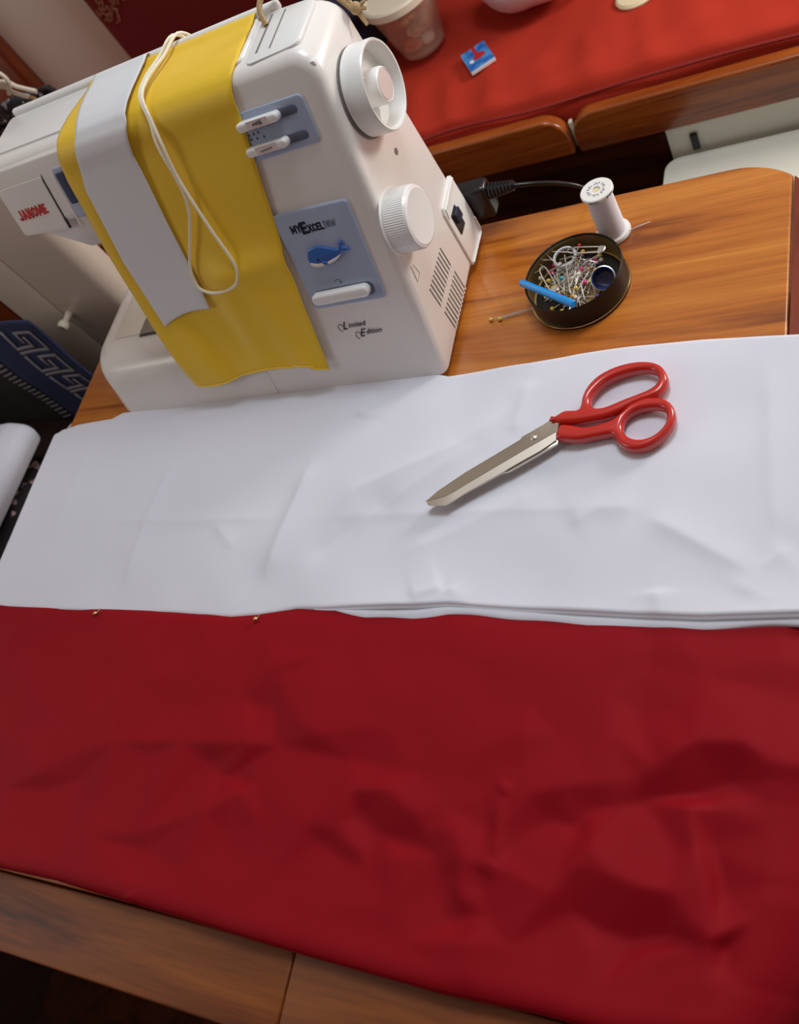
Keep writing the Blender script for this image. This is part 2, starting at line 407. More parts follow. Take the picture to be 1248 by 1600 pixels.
# matchbook-like card
cd = thing('booklet', 'small blue printed booklet with red figure lying on the red cushion', 'booklet', (-.52, 1.118, -.176))
A, B_, D_ = Vector((-.562, 1.150, -.176)), Vector((-.528, 1.169, -.176)), Vector((-.532, 1.101, -.176))
fu = (B_-A).normalized(); fv = (A-D_).normalized()
fcard = plane_f(D_, (fu.x, fu.y, 0), (-fu.y, fu.x, 0))
obj('pages', prism(roundpoly([(0, 0), (.038, 0), (.038, .054), (0, .054)], .001), fcard, -.003, .002, .0004, .0004, 1), M_cardwhite, cd)
obj('cover', prism(roundpoly([(0, .001), (.038, .001), (.038, .0545), (0, .0545)], .001), fcard, .002, .0028), M_cardblue, cd)
obj('red_print', curve2d([smooth2([(.017, .053), (.022, .053), (.022, .037), (.029, .031), (.031, .024), (.024, .020), (.015, .021), (.012, .027), (.017, .034)], 3)], .0001, 0, lambda x, y, d: fcard(x, y, .003+d)), M_cardred, cd)
obj('white_print', curve2d([smooth2([(.006, .020), (.010, .018), (.012, .022), (.010, .026), (.006, .025)], 3)], .0001, 0, lambda x, y, d: fcard(x, y, .003+d)), M_cardwhite, cd)
# plastic bag
b = bmesh.new(); bmesh.ops.create_icosphere(b, subdivisions=4, radius=1)
for v in b.verts:
    c = v.co.copy(); n = .12*math.sin(c.x*7+c.y*4)+.08*math.sin(c.z*9+c.x*5)
    v.co = Vector((-.452, 1.225, -.115))+Vector((c.x*.085*(1+n*.3), c.y*.055*(1+n*.3), c.z*.064*(1+n*.2)))
    v.co.z = max(v.co.z, -.174)
tag(obj('plastic_bag', b, M_bag, ang=None, origin=(-.455, 1.245, -.174)), 'crumpled white plastic bag sitting on the red cushion', 'bag')
tag(obj('cream_cloth', lathe([(0, 0), (.026, 0), (.027, .003), (.024, .006), (0, .007)], 'Z', (-.305, 1.158, -.178), 28), M_yellowish, origin=(-.305, 1.143, -.176)), 'small round cream pad lying on the red cushion', 'pad')
b = bmesh.new(); bmesh.ops.create_icosphere(b, subdivisions=4, radius=1)
for v in b.verts:
    c = v.co.copy(); n = .14*math.sin(c.x*5+c.y*6)+.1*math.sin(c.z*8)
    v.co = Vector((-.746, 1.246, -.1))+Vector((c.x*.062, c.y*.075, c.z*.075))*(1+n)
    v.co.z = max(v.co.z, -.178)
tag(obj('navy_jumper', b, M_navycl, ang=None, origin=(-.745, 1.235, -.178)), 'bundled navy cloth garment lying beside the snack tub', 'garment')

# ------------------------------------------------------------------ left side: locker, throw, roll
lk = thing('locker', 'white painted locker front with rounded post and a door gap', 'locker', (-1.05, .72, -.7))
obj('post', prism(roundpoly([(-1.069, .701), (-.945, .701), (-.945, .742), (-1.069, .742)], [.001, .026, .008, .001], 8), lambda x, y, d: Vector((x, y, d)), -.7, .32), M_locker, lk)
obj('door', newbox((-1.152, .7005, -.7), (-1.0705, .722, .32), .0015), M_locker, lk)
b = lathe([(0, 0), (.0055, 0), (.0045, .008), (.004, .014), (.0075, .018), (.0085, .024), (.006, .028), (0, .029)], 'Y', (0, 0, 0), 18)
for v in b.verts: v.co = Vector((v.co.x-1.058, .7005-v.co.y, v.co.z-.086))
obj('knob', b, M_lid, lk)
struct(obj('wall_left', newbox((-1.56, .705, -.7), (-1.153, .73, .4)), M_post))
ls = thing('side_seat', 'dark cloth covered seat below the left table edge', 'seat', (-1.3, .3, -.7))
obj('base', newbox((-1.9, -.3, -.7), (-.90, .69, -.32)), M_darkwood, ls)
obj('cushion', newbox((-1.9, -.3, -.32), (-.88, .69, -.2), .03, 4), M_seat, ls)
# hanging woven throw: indigo band with pale meander, dark stripes to its left
th = thing('woven_throw', 'indigo woven throw with a pale greek key border', 'throw', (-1.2, .6, -.2))
TX1, TZ1 = -.986, .003
def thr(x, z): return Vector((x, .602+.006*math.sin(x*28+z*9)+.004*math.sin(z*31+x*11), z))
def sheet(x0, x1, z0, z1, nx, nz, off=0):
    bm = bmesh.new(); G = [[bm.verts.new(thr(x0+(x1-x0)*i/nx, z0+(z1-z0)*j/nz)+Vector((0, off, 0))) for j in range(nz+1)] for i in range(nx+1)]
    for i in range(nx):
        for j in range(nz): bm.faces.new((G[i][j], G[i+1][j], G[i+1][j+1], G[i][j+1]))
    return bm
def solidify(o, t):
    md = o.modifiers.new('t', 'SOLIDIFY'); md.thickness = t; md.offset = 0
solidify(obj('border', sheet(-1.105, TX1, -.197, TZ1, 14, 28), M_ikat, th, ang=None), .004)
solidify(obj('dark_field', sheet(-1.46, -1.1055, -.197, TZ1-.004, 30, 28), M_ikatdark, th, ang=None), .004)
b = bmesh.new()
def stripe(pts, w, bm):
    for i in range(len(pts)-1):
        a, c = Vector(pts[i]), Vector(pts[i+1]); n = max(2, int((c-a).length/.006)); t = (c-a).normalized(); nn = Vector((-t.y, t.x))*w/2
        pr = None
        for k in range(n+1):
            p = a+(c-a)*k/n+(-t*w/2 if k == 0 else t*w/2 if k == n else Vector((0, 0)))
            row = [bm.verts.new(thr(*(p+nn))+Vector((0, -.0035, 0))), bm.verts.new(thr(*(p-nn))+Vector((0, -.0035, 0)))]
            if pr: bm.faces.new((pr[0], pr[1], row[1], row[0]))
            pr = row
z = -.012
xa, xb = -1.060, -1.004     # band between these
xm = (xa+xb)/2
while z > -.19:
    stripe([(xa, z), (xa, z-.030), (xm+.004, z-.030), (xm+.004, z-.014)], .0048, b)
    stripe([(xa, z), (xb, z)], .0048, b) if False else None
    stripe([(xb, z-.038), (xb, z-.004), (xm-.006, z-.004), (xm-.006, z-.020)], .0048, b)
    stripe([(xb, z-.038), (xa, z-.038)], .0048, b)
    z -= .046
solidify(obj('meander', b, M_ikatpale, th, ang=None, label='pale greek key pattern'), .0012)
b = bmesh.new()
for k in range(22):
    zz = -.006-k*.0085
    stripe([(-1.108, zz), (-1.124, zz-.002)], .003, b)
obj('stripe_ticks', b, M_ikatpale, th, ang=None, label='row of pale ticks')['kind'] = 'stuff'
# bolt of white cloth
rl = thing('cloth_bolt', 'flat rolled bolt of white cloth on the left seat', 'cloth', (-1.17, .36, -.2))
b = bmesh.new()
outl = roundpoly([(-1.36, -.166), (-1.118, -.166), (-1.100, -.130), (-1.14, -.118), (-1.36, -.126)], [.015, .012, .018, .03, .015], 6)
prism(outl, lambda a, c, d: Vector((a+.03*(d-.54)*.6, d, c)), .05, .545, .004, .008, 3, b)
obj('roll', b, M_whitefab, rl)
obj('fold_line', tube([(-1.31, .546, -.146), (-1.22, .5462, -.142), (-1.12, .546, -.144)], .0012, 5), M_seam, rl)
# speckled clothes on the seat
def heap(c, rx, ry, rz, seed, zmin):
    b = bmesh.new(); bmesh.ops.create_icosphere(b, subdivisions=4, radius=1)
    r = random.Random(seed); ph = [r.random()*6 for _ in range(6)]
    for v in b.verts:
        q = v.co.copy(); n = .16*math.sin(q.x*5+ph[0]+q.y*3)+.12*math.sin(q.y*7+ph[1])+.08*math.sin(q.z*9+q.x*8+ph[2])
        v.co = Vector(c)+Vector((q.x*rx, q.y*ry, q.z*rz))*(1+n); v.co.z = max(v.co.z, zmin)
    return b
tag(obj('speckled_cloth', heap((-1.13, .40, -.190), .085, .12, .016, 1, -.199), M_spark2, ang=None, origin=(-1.13, .40, -.199)), 'black cloth with pink speckles between bolt and table', 'cloth')
tag(obj('clear_bag', heap((-1.065, .545, -.182), .030, .03, .016, 2, -.199), M_bag, ang=None, origin=(-1.065, .545, -.199)), 'small greyish clear bag beside the white bolt', 'bag')
# dark beaded bag hanging on the locker with rope
hb = thing('beaded_garment', 'black beaded garment hanging beyond the white locker', 'garment', (-1.1, .9, .0))
U, V = np.meshgrid(np.linspace(0, 1, 30), np.linspace(0, 1, 24), indexing='ij')
def garm(u, v): return (-1.20+.245*u, .885+.010*math.sin(u*17)+.008*math.sin(v*9+u*6), -.06+(.222-.045*u)*v-.004*math.sin(u*25))
P_ = np.array([[garm(u, v) for v in np.linspace(0, 1, 24)] for u in np.linspace(0, 1, 30)])
solidify(obj('cloth', off_mesh(grid_mesh(P_), hb), M_spark, hb, ang=None), .006)
bm = bmesh.new()
for k in range(170):
    x, y, z = garm(rs.random(), rs.random())
    bmesh.ops.create_icosphere(bm, subdivisions=1, radius=.0010+.0010*rs.random(), matrix=Matrix.Translation((x, y-.0035, z)))
obj('beads', bm, M_steel, hb)['kind'] = 'stuff'
rp = thing('rope', 'short white rope with frayed end above the beaded garment', 'rope', (-1.0, .86, .13))
RQ = lambda pts, dy=0: smooth2([(p[0], .860+dy, p[1]) for p in pts], 6, False)
obj('strand', tube(RQ([(-1.08, .178), (-0.9991,0.1661), (-0.9808,0.1520), (-0.9606,0.1383)]), .0030, 8), M_rope, rp)
obj('strand', tube(RQ([(-1.08, .162), (-1.0080,0.1612), (-0.9940,0.1475), (-0.9782,0.1351)]), .0028, 8), M_rope, rp)
obj('loop', tube(RQ([(-0.9911,0.1865), (-0.9801,0.1751), (-0.9813,0.1630), (-0.9959,0.1511)], -.006), .0027, 8), M_rope, rp)
obj('frayed_end', tube(RQ([(-0.9782,0.1351), (-0.9717,0.1299), (-0.9721,0.1220)]), [.0026-.0001*k for k in range(13)], 6), M_twine, rp)

# ------------------------------------------------------------------ the table
tb = thing('table', 'varnished wooden saloon table with rounded corner', 'table', (-.4, .3, -.7))
CX, CY, RC = -.127, .533, .065
xs = -.079
arc = [(CX+RC*math.cos(a), CY+RC*math.sin(a)) for a in np.linspace(0, PI/2, 15)]
ysx = CY+math.sqrt(RC**2-(xs-CX)**2)
RF = .15; fcx, fcy = -.062-RF, .08      # big radius of the front right corner
farc = [(fcx+RF*math.cos(a), fcy+RF*math.sin(a)) for a in np.linspace(-PI/2, 0, 40)]
pan = [(-.812, -.0165)]+[p for p in farc if p[1] > -.0163 and p[0] < xs-.001]+[(xs-.0004, .02), (xs-.0004, ysx)]+[p for p in arc if p[0] < xs-.002]+[(-.812, .598)]
fxy = lambda x, y, d: Vector((x, y, d))
def top_slab(pts, bev, name, m, z1=0): return obj(name, prism(pts, fxy, -.028, z1, .001, bev, 3), m, tb)
top_slab(pan, .0025, 'table_top', M_table)
lipp = [(xs+.0004, .0125)]+[p for p in farc if p[0] > xs+.001]+[p for p in arc if p[0] > xs+.0004]+[(xs+.0004, ysx-.0005)]
top_slab(lipp, .004, 'end_lipping', M_lip)
top_slab([(-.812, -.07), (-.3575, -.07), (-.3575, -.0169), (-.812, -.0169)], .002, 'front_rail', M_rail)
top_slab([(-.357, -.07)]+[p for p in farc if p[1] < -.0172]+[(-.357, -.0169)], .002, 'front_rail', M_rail)
for x in (-.74, -.2):
    obj('leg', newbox((x-.03, .24, -.7), (x+.03, .34, -.028), .006), M_darkwood, tb)
# ------------------------------------------------------------------ fabrics on the table
def fabric(name, xl, xr, y0f, y1f, nx, ny, hfun, dropl, dropr, rim=.0035, zmin=.0006, edge_r=.006):
    """sheet lying on the table: xl..xr, y0f(x)..y1f(x); height hfun(X,Y,V); bends down past both table ends"""
    s = np.linspace(xl-dropl, xr+dropr, nx)
    v = np.concatenate([[0, 0], np.linspace(0, 1, ny), [1, 1]])
    Sx, V = np.meshgrid(s, v, indexing='ij')
    e = np.where(Sx < xl, xl-Sx, np.where(Sx > xr, Sx-xr, 0)); sg = np.where(Sx < xl, -1, 1)
    th = np.minimum(e/edge_r, PI/2)
    X = np.clip(Sx, xl, xr)+sg*edge_r*np.sin(th); Zd = -(edge_r*(1-np.cos(th))+np.maximum(e-edge_r*PI/2, 0))
    Xc = np.clip(Sx, xl, xr)
    y0, y1 = y0f(Xc), y1f(Xc)
    Y = y0+(y1-y0)*V
    H = hfun(Xc, Y, V)
    dd = np.minimum(V*(y1-y0), (1-V)*(y1-y0)); k = np.clip(dd/rim, 0, 1); k = np.sqrt(np.clip(1-(1-k)**2, 0, 1))
    for _ in range(1):
        Hp = np.pad(H, 1, mode='edge'); H = (Hp[:-2, 1:-1]+Hp[2:, 1:-1]+Hp[1:-1, :-2]+Hp[1:-1, 2:]+2*H)/6
    H = np.maximum(H, .0015)
    Z = zmin+(H-zmin)*(.45+.55*k)
    Z[:, 0] = zmin; Z[:, -1] = zmin
    nrm = np.cos(th); X = X+sg*np.sin(th)*(Z-0); Z = Z*nrm+Zd
    return grid_mesh(np.stack([X, Y, Z], -1))
def interp(pts):
    xs_ = np.array([p[0] for p in pts]); ys_ = np.array([p[1] for p in pts]); i = np.argsort(xs_)
    return lambda x: np.interp(x, xs_[i], ys_[i])
w_front = interp([(-.83, .210), (-.70, .206), (-.56, .206), (-.492, .2035), (-.466, .206), (-.427, .212), (-.40, .2115), (-.372, .2125), (-.321, .214), (-.295, .2165), (-.247, .214), (-.201, .212), (-.159, .2105), (-.12, .210), (-.06, .2135)])
w_back = interp([(-.83, .408), (-.812, .4185), (-.79, .4225), (-.735, .4225), (-.72, .428), (-.63, .4285), (-.47, .428), (-.38, .4275), (-.350, .4265), (-.338, .4225), (-.267, .424), (-.226, .4265), (-.181, .4265), (-.135, .4245), (-.06, .417)])
def h_white(X, Y, V):
    h = .0075+vnoise(X, Y, .09, 1)*.006+vnoise(X, Y, .04, 2)*.0018
    for pts, a, wl, wr in [
        ([(-0.6196,0.3776), (-0.6242,0.3212), (-0.6255,0.2609), (-0.6272,0.2133)], .0035, .012, .006),
        ([(-0.4506,0.3595), (-0.4561,0.3124), (-0.4637,0.2645), (-0.4697,0.2242)], .0045, .016, .007),
        ([(-0.3508,0.3156), (-0.3906,0.2858), (-0.4383,0.2469)], -.0030, .012, .012),
        ([(-0.2564,0.3980), (-0.3130,0.3507), (-0.3988,0.3154), (-0.4359,0.2698)], .0040, .018, .012),
        ([(-0.2917,0.3546), (-0.3501,0.3126), (-0.4105,0.2692)], .0030, .010, .014),
        ([(-0.1661,0.2851), (-0.1273,0.2628), (-0.0883,0.2384)], .0035, .014, .008),
        ([(-0.2194,0.3157), (-0.2605,0.2969), (-0.3076,0.2722), (-0.3580,0.2517)], .0028, .014, .016),
        ([(-0.1621,0.2874), (-0.1928,0.2887), (-0.2184,0.2748)], .0025, .01, .012),
        ([(-0.6436,0.4135), (-0.6246,0.3854)], .0025, .006, .004),
        ([(-0.5405,0.2910), (-0.5041,0.2622)], .0016, .007, .005),
        ([(-0.7200,0.3008), (-0.5719,0.2934), (-0.4431,0.2924)], .0012, .006, .004),
        ([(-0.4431,0.2924), (-0.2596,0.2916), (-0.1621,0.2874)], .0010, .006, .004),
        ([(-0.3275,0.2180), (-0.3123,0.2257), (-0.2983,0.2334)], .0028, .012, .006),
        ([(-0.2983,0.2334), (-0.2896,0.2235), (-0.2766,0.2164)], .0024, .005, .010),
        ([(-0.0683,0.2615), (-0.0885,0.2447), (-0.1020,0.2195)], .0025, .010, .010),
        ([(-0.1487,0.2317), (-0.1464,0.2059)], .0025, .007, .007),
        ([(-0.2638,0.4111), (-0.2670,0.3814), (-0.2700,0.3526)], .0020, .008, .006),
        ([(-0.0908,0.4136), (-0.0860,0.3308), (-0.0794,0.2405)], .0016, .012, .006),
        ([(-0.4102,0.4167), (-0.4136,0.4050), (-0.4182,0.3857)], .0030, .010, .006),
        ([(-0.7556,0.4055), (-0.7501,0.2697)], .0020, .010, .010)]:
        h = h+crease(X, Y, pts, a*.8, wl, wr, .002, True)*np.clip((Y-w_front(X)+.002)/.014, .15, 1)
    h = h+.0045*np.clip((X+.40)/.06, 0, 1)*np.exp(-(Y-w_front(X))/.02)
    h = h-.0015*np.clip((-.43-X)/.05, 0, 1)*np.exp(-(Y-w_front(X))/.02)
    return np.maximum(h, .002)
wf = thing('white_fabric', 'long folded piece of white cotton fabric under the red scissors', 'fabric', (-.44, .31, 0))
obj('cloth', off_mesh(fabric('cloth', -.819, -.066, w_front, w_back, 520, 160, h_white, .05, .05), wf), M_whitefab, wf, ang=None)
hx = np.linspace(-.392, -.060, 130)
b = bmesh.new(); rows = []
for x in hx:
    t = min(1, (x+.392)/.03); y = float(w_front(x)); wob = .0007*math.sin(x*95)+.0012*math.sin(x*31+1)+.0022*math.exp(-((x+.31)/.035)**2)
    pr = [(.004, .0036), (-.002*t, .0050), (-.0048*t-wob*t, .0044), (-.0062*t-wob*t, .0030), (-.0050*t-wob*t, .0016), (.003, .0014)]
    rows.append([b.verts.new((x, y+q[0], q[1]+.0012)) for q in pr])
for i in range(len(rows)-1):
    for k in range(5): b.faces.new((rows[i][k], rows[i+1][k], rows[i+1][k+1], rows[i][k+1]))
obj('folded_hem', b, M_whitefab, wf, ang=None)
r_front = interp([(-.83, -.0155), (-.655, -.015), (-.579, -.0135), (-.508, -.0155), (-.446, -.0165), (-.388, -.0185), (-.337, -.0195), (-.29, -.020), (-.247, -.0205), (-.189, -.018), (-.12, -.018), (-.083, -.014), (-.06, -.004)])
r_back = lambda x: w_front(x)+.0035
# (place, height in mm) of the points where the crumpled red cotton breaks, and the fold lines between them
NODES = [
 ((-0.7220,0.0986),9), ((-0.6106,0.0948),10), ((-0.5648,0.0938),11), ((-0.4911,0.0997),11), ((-0.4303,0.1050),11), ((-0.4061,0.1069),7), ((-0.3453,0.1026),7), ((-0.2894,0.0988),8), ((-0.2320,0.0938),9), ((-0.2124,0.0943),11), ((-0.1939,0.1007),11), ((-0.1711,0.1063),11), ((-0.1489,0.1096),10),
 ((-0.0676,0.1099),9), ((-0.0493,0.1112),9),
 ((-0.4193,0.1569),9), ((-0.3965,0.1269),11), ((-0.3765,0.1170),11),
 ((-0.4672,0.0885),6), ((-0.4498,0.0791),5), ((-0.4337,0.0782),5), ((-0.4300,0.0910),6), ((-0.5266,0.0883),8), ((-0.4143,0.0768),8),
 ((-0.1387,0.1180),12), ((-0.1287,0.1282),14), ((-0.1185,0.1347),14), ((-0.0928,0.1368),14), ((-0.0836,0.1306),13), ((-0.0780,0.1188),10), ((-0.0968,0.1153),5), ((-0.1182,0.1057),5), ((-0.1443,0.0997),6), ((-0.1567,0.0953),8), ((-0.1060,0.1007),9), ((-0.0833,0.1060),8),
 ((-0.1902,0.0421),12), ((-0.1786,0.0595),13), ((-0.1697,0.0695),14), ((-0.1573,0.0577),14), ((-0.1382,0.0535),14), ((-0.1246,0.0539),13), ((-0.1138,0.0425),12), ((-0.1018,0.0301),9), ((-0.1212,0.0324),5), ((-0.1408,0.0269),4), ((-0.1602,0.0292),5), ((-0.1772,0.0350),7), ((-0.1644,0.0204),8), ((-0.1269,0.0215),8),
 ((-0.1983,0.0815),6), ((-0.1812,0.0799),6), ((-0.1749,0.0901),7), ((-0.1820,0.0712),9),
 ((-0.1185,0.0995),12), ((-0.1113,0.0781),12), ((-0.1034,0.0568),12), ((-0.0952,0.0338),12), ((-0.0904,0.0171),10), ((-0.1084,0.0802),6), ((-0.0999,0.0574),5), ((-0.0911,0.0322),5), ((-0.1246,0.0762),9), ((-0.0742,0.0679),9), ((-0.0781,0.0928),8), ((-0.0826,0.0481),9), ((-0.0769,0.0143),8),
 ((-0.2571,0.0660),11), ((-0.2454,0.0509),12), ((-0.2472,0.0325),11), ((-0.2350,0.0086),11), ((-0.2289,-0.0183),9), ((-0.2553,0.0365),6), ((-0.2469,0.0184),6), ((-0.2651,0.0516),8), ((-0.2280,0.0253),8),
 ((-0.2273,0.0720),10), ((-0.2269,0.0530),10), ((-0.2343,0.0710),8), ((-0.2202,0.0620),8), ((-0.2327,0.0442),8),
 ((-0.3348,0.0835),11), ((-0.3094,0.0857),12), ((-0.2876,0.0747),11), ((-0.2780,0.0650),9), ((-0.2889,0.0564),5), ((-0.3106,0.0580),5), ((-0.3279,0.0694),6), ((-0.3084,0.0975),8), ((-0.2672,0.0821),9),
 ((-0.3663,0.0577),10), ((-0.3399,0.0564),10), ((-0.3236,0.0467),9), ((-0.3147,0.0371),7), ((-0.3380,0.0413),6), ((-0.3554,0.0480),7),
 ((-0.6742,0.0432),9), ((-0.6363,0.0624),11), ((-0.5978,0.0822),11), ((-0.5918,0.0622),6), ((-0.6284,0.0487),6), ((-0.5689,0.0439),8),
 ((-0.4548,0.1386),8), ((-0.4387,0.1547),10), ((-0.4265,0.1641),11), ((-0.4222,0.1369),6), ((-0.4368,0.1319),6), ((-0.5127,0.1514),9), ((-0.5033,0.1789),9), ((-0.5153,0.1250),8),
 ((-0.5573,0.0214),10), ((-0.5102,0.0304),10), ((-0.5021,0.0202),7), ((-0.4534,0.0540),11), ((-0.4296,0.0705),10), ((-0.4373,0.0437),7), ((-0.3986,0.0482),8), ((-0.4537,0.0101),9), ((-0.3863,0.0129),8), ((-0.3339,0.0102),8), ((-0.2887,0.0181),9), ((-0.2760,0.0025),8), ((-0.5826,0.0012),8), ((-0.6439,0.0141),8), ((-0.4988,-0.0036),10),
 ((-0.3574,0.1653),8), ((-0.3051,0.1455),9), ((-0.2675,0.1748),8), ((-0.2233,0.1308),10), ((-0.1979,0.1291),8), ((-0.1708,0.1715),9), ((-0.1668,0.1359),10), ((-0.1527,0.1487),8), ((-0.1176,0.1746),9), ((-0.0823,0.1691),8), ((-0.1308,0.1543),9), ((-0.6509,0.1551),8), ((-0.6875,0.1293),9), ((-0.5833,0.1473),9), ((-0.2224,0.1515),8), ((-0.2204,0.1131),9), ((-0.2603,0.1150),9), ((-0.3257,0.1260),9), ((-0.3837,0.1787),9),
 ((-0.1866,-0.0030),8), ((-0.1514,-0.0017),8), ((-0.1189,0.0024),8), ((-0.2115,0.0114),9), ((-0.2959,0.0469),9), ((-0.3626,-0.0025),8)]
FOLDS = [((-0.5648,0.0938),(-0.4911,0.0997)), ((-0.4911,0.0997),(-0.4303,0.1050)), ((-0.4061,0.1069),(-0.3453,0.1026)), ((-0.3453,0.1026),(-0.2894,0.0988)), ((-0.2894,0.0988),(-0.2320,0.0938)), ((-0.4193,0.1569),(-0.4061,0.1069)), ((-0.1185,0.0995),(-0.1113,0.0781)), ((-0.1113,0.0781),(-0.1034,0.0568)), ((-0.1034,0.0568),(-0.0952,0.0338)), ((-0.0952,0.0338),(-0.0904,0.0171)), ((-0.2124,0.0943),(-0.1939,0.1007)), ((-0.1939,0.1007),(-0.1711,0.1063)), ((-0.2320,0.0938),(-0.2273,0.0720)), ((-0.2273,0.0720),(-0.2269,0.0530)), ((-0.7220,0.0986),(-0.6106,0.0948))]
def facets(X, Y):
    from mathutils.geometry import delaunay_2d_cdt
    pts = [Vector(p) for p, h in NODES]; hs = [h/1000 for p, h in NODES]
    for x in np.arange(-.90, .05, .075):
        for y, h in ((.225, 8.5), (.185, 8), (-.045, 9)): pts.append(Vector((float(x), y+.004*math.sin(x*50)))); hs.append(h/1000+.0012*math.sin(x*37+y*90))
    for x, y in ((-.9, .14), (-.9, .07), (-.75, .16), (-.75, .03), (-.75, .10), (.02, .16), (.02, .05), (.02, .1), (-.82, .12), (-.82, .04), (-.7, .01)): pts.append(Vector((x, y))); hs.append(.0085)
    key = {(round(p.x, 4), round(p.y, 4)): i for i, p in enumerate(pts)}
    ed = [(key[(round(p[0], 4), round(p[1], 4))], key[(round(q[0], 4), round(q[1], 4))]) for p, q in FOLDS]
    vs, es, fs, ov, oe, of = delaunay_2d_cdt(pts, ed, [], 0, 1e-6)
    hv = [sum(hs[i] for i in o)/len(o) if o else .0085 for o in ov]
    H = np.full(X.shape, .0085)
    for f in fs:
        (ax, ay), (bx, by), (cx, cy) = [tuple(vs[i]) for i in f[:3]]
        den = (by-cy)*(ax-cx)+(cx-bx)*(ay-cy)
        if abs(den) < 1e-12: continue
        m = (X >= min(ax, bx, cx)-1e-6) & (X <= max(ax, bx, cx)+1e-6) & (Y >= min(ay, by, cy)-1e-6) & (Y <= max(ay, by, cy)+1e-6)
        if not m.any(): continue
        x, y = X[m], Y[m]
        l1 = ((by-cy)*(x-cx)+(cx-bx)*(y-cy))/den; l2 = ((cy-ay)*(x-cx)+(ax-cx)*(y-cy))/den; l3 = 1-l1-l2
        ok = (l1 >= -1e-6) & (l2 >= -1e-6) & (l3 >= -1e-6)
        v = H[m]; v[ok] = (l1*hv[f[0]]+l2*hv[f[1]]+l3*hv[f[2]])[ok]; H[m] = v
    return H
def soften(H, n):
    for _ in range(n):
        Hp = np.pad(H, 1, mode='edge'); H = (Hp[:-2, 1:-1]+Hp[2:, 1:-1]+Hp[1:-1, :-2]+Hp[1:-1, 2:]+2*H)/6
    return H
def h_red(X, Y, V):
    h = soften(facets(X, Y), 9)
    h = .0085+(h-.0085)*1.35+vnoise(X, Y, .05, 6)*.0014+vnoise(X, Y, .025, 8)*.0005
    for pts, a, wl, wr in [([(-0.2320,0.0934), (-0.2294,0.0717), (-0.2270,0.0537)], .0016, .004, .004), ([(-0.2270,0.0537), (-0.2316,0.0451)], .0016, .004, .004), ([(-0.4227,0.1617), (-0.4142,0.1327), (-0.4063,0.1073)], .0012, .004, .008), ([(-0.2320,0.0938), (-0.2268,0.1006)], .0018, .004, .004), ([(-0.4978,-0.0100), (-0.4944,-0.0171)], .002, .005, .005), ([(-0.1699,0.1634), (-0.1486,0.1452), (-0.1287,0.1282)], -.0014, .012, .012)]:
        h = h+crease(X, Y, pts, a, wl, wr, .002)
    back = np.exp(-(r_back(X)-Y)/.02); h = h*(1-.35*back)
    h = h-.5*h*np.clip((X+.40)/.05, 0, 1)*np.exp(-(r_back(X)-Y)/.012)
    h = h+.0070*np.exp(-(Y-r_front(X))/.03)
    return np.maximum(h, .0025)
def red_mesh():
    me = fabric('cloth', -.819, -.078, r_front, r_back, 560, 200, h_red, .05, .055, .014, .0006, .020)
    for v in me.vertices:                 # towards the front the right edge pulls in and drops to the table
        k = min(1, max(0, (v.co.x+.22)/.12)); s_ = min(.12, max(0, .08-v.co.y))
        if s_ > 0 and k > 0: v.co.x -= (.15-math.sqrt(.15**2-s_**2))*k*k
    return me
rf = thing('red_fabric', 'long folded piece of deep red cotton fabric along the table front', 'fabric', (-.44, .1, 0))
obj('cloth', off_mesh(red_mesh(), rf), M_redfab, rf, ang=None)
# two brass headed pins where the fabrics meet
for k, (x, y) in enumerate([(-0.6472,0.2037), (-0.4620,0.2027)]):
    p = thing('seam_pin', ['left gold-headed pin stuck along the red and white seam', 'right gold-headed pin stuck along the red and white seam, nearer the middle'][k], 'pin', (x, y, .005), 'gold pins in the fabric seam')
    b = bmesh.new(); bmesh.ops.create_icosphere(b, subdivisions=2, radius=.0021, matrix=Matrix.Translation((x, y-.001, .0085)))
    obj('head', b, M_gold, p)
    obj('shaft', tube([(x, y-.001, .0075), (x-.001, y+.005, .0045), (x-.002, y+.012, .002)], .0004, 5), M_steel, p)

# ------------------------------------------------------------------ sewing machine
K_, Y0_ = .333, .4225
NF = Vector((0, -1, K_)).normalized()
def fp(x, z, d=0): return Vector((x, Y0_+K_*z, z))+NF*d
FUP = Vector((0, K_, 1)).normalized(); FK = math.sqrt(1+K_*K_)
def fm(x, z, d): return fp(x, z, d)
sm = thing('sewing_machine', 'white sewing machine with slate blue panels standing on the wooden table', 'sewing machine', (-.52, .5, 0))
Cp = roundpoly([(-.520, .004), (-.340, .004), (-.340, .2565), (-.690, .2565), (-.690, .196), (-.452, .196), (-.452, .070), (-.520, .055)],
               [0, .008, .021, .019, .010, .012, 0, 0], 6)
def body_f(x, z, d):      # d=0 leaning front, d=1 back
    yb = .584-.012*max(0, z-.2)/.05
    return Vector((x, (Y0_+K_*z)*(1-d)+yb*d, z))
bod = prism(Cp, body_f, 0, 1, .0185, .009, 5)
for v in bod.verts:                       # the foot of the front face is only slightly rounded
    if v.co.z < .0227 and v.co.y < .52: q = (v.co.z-.004)*.72; v.co.z -= q; v.co.y -= K_*q
obj('body', bod, M_white, sm, ang=50)
bed = prism(roundpoly([(-.733, Y0_), (-.515, Y0_), (-.515, .584), (-.733, .584)], [.036, 0, 0, .022], 10), lambda x, y, d: Vector((x, y, d)), .004, .062, .004, .018, 5)
for v in bed.verts: v.co.y += K_*v.co.z*max(0, min(1, (.56-v.co.y)/.10))
obj('bed', bed, M_white, sm, ang=50)
for x in (-.70, -.36):
    for y in (.45, .565): obj('rubber_foot', lathe([(0, 0), (.009, 0), (.008, .0055), (0, .0055)], 'Z', (x, y, .0), 16), M_blkrub, sm)
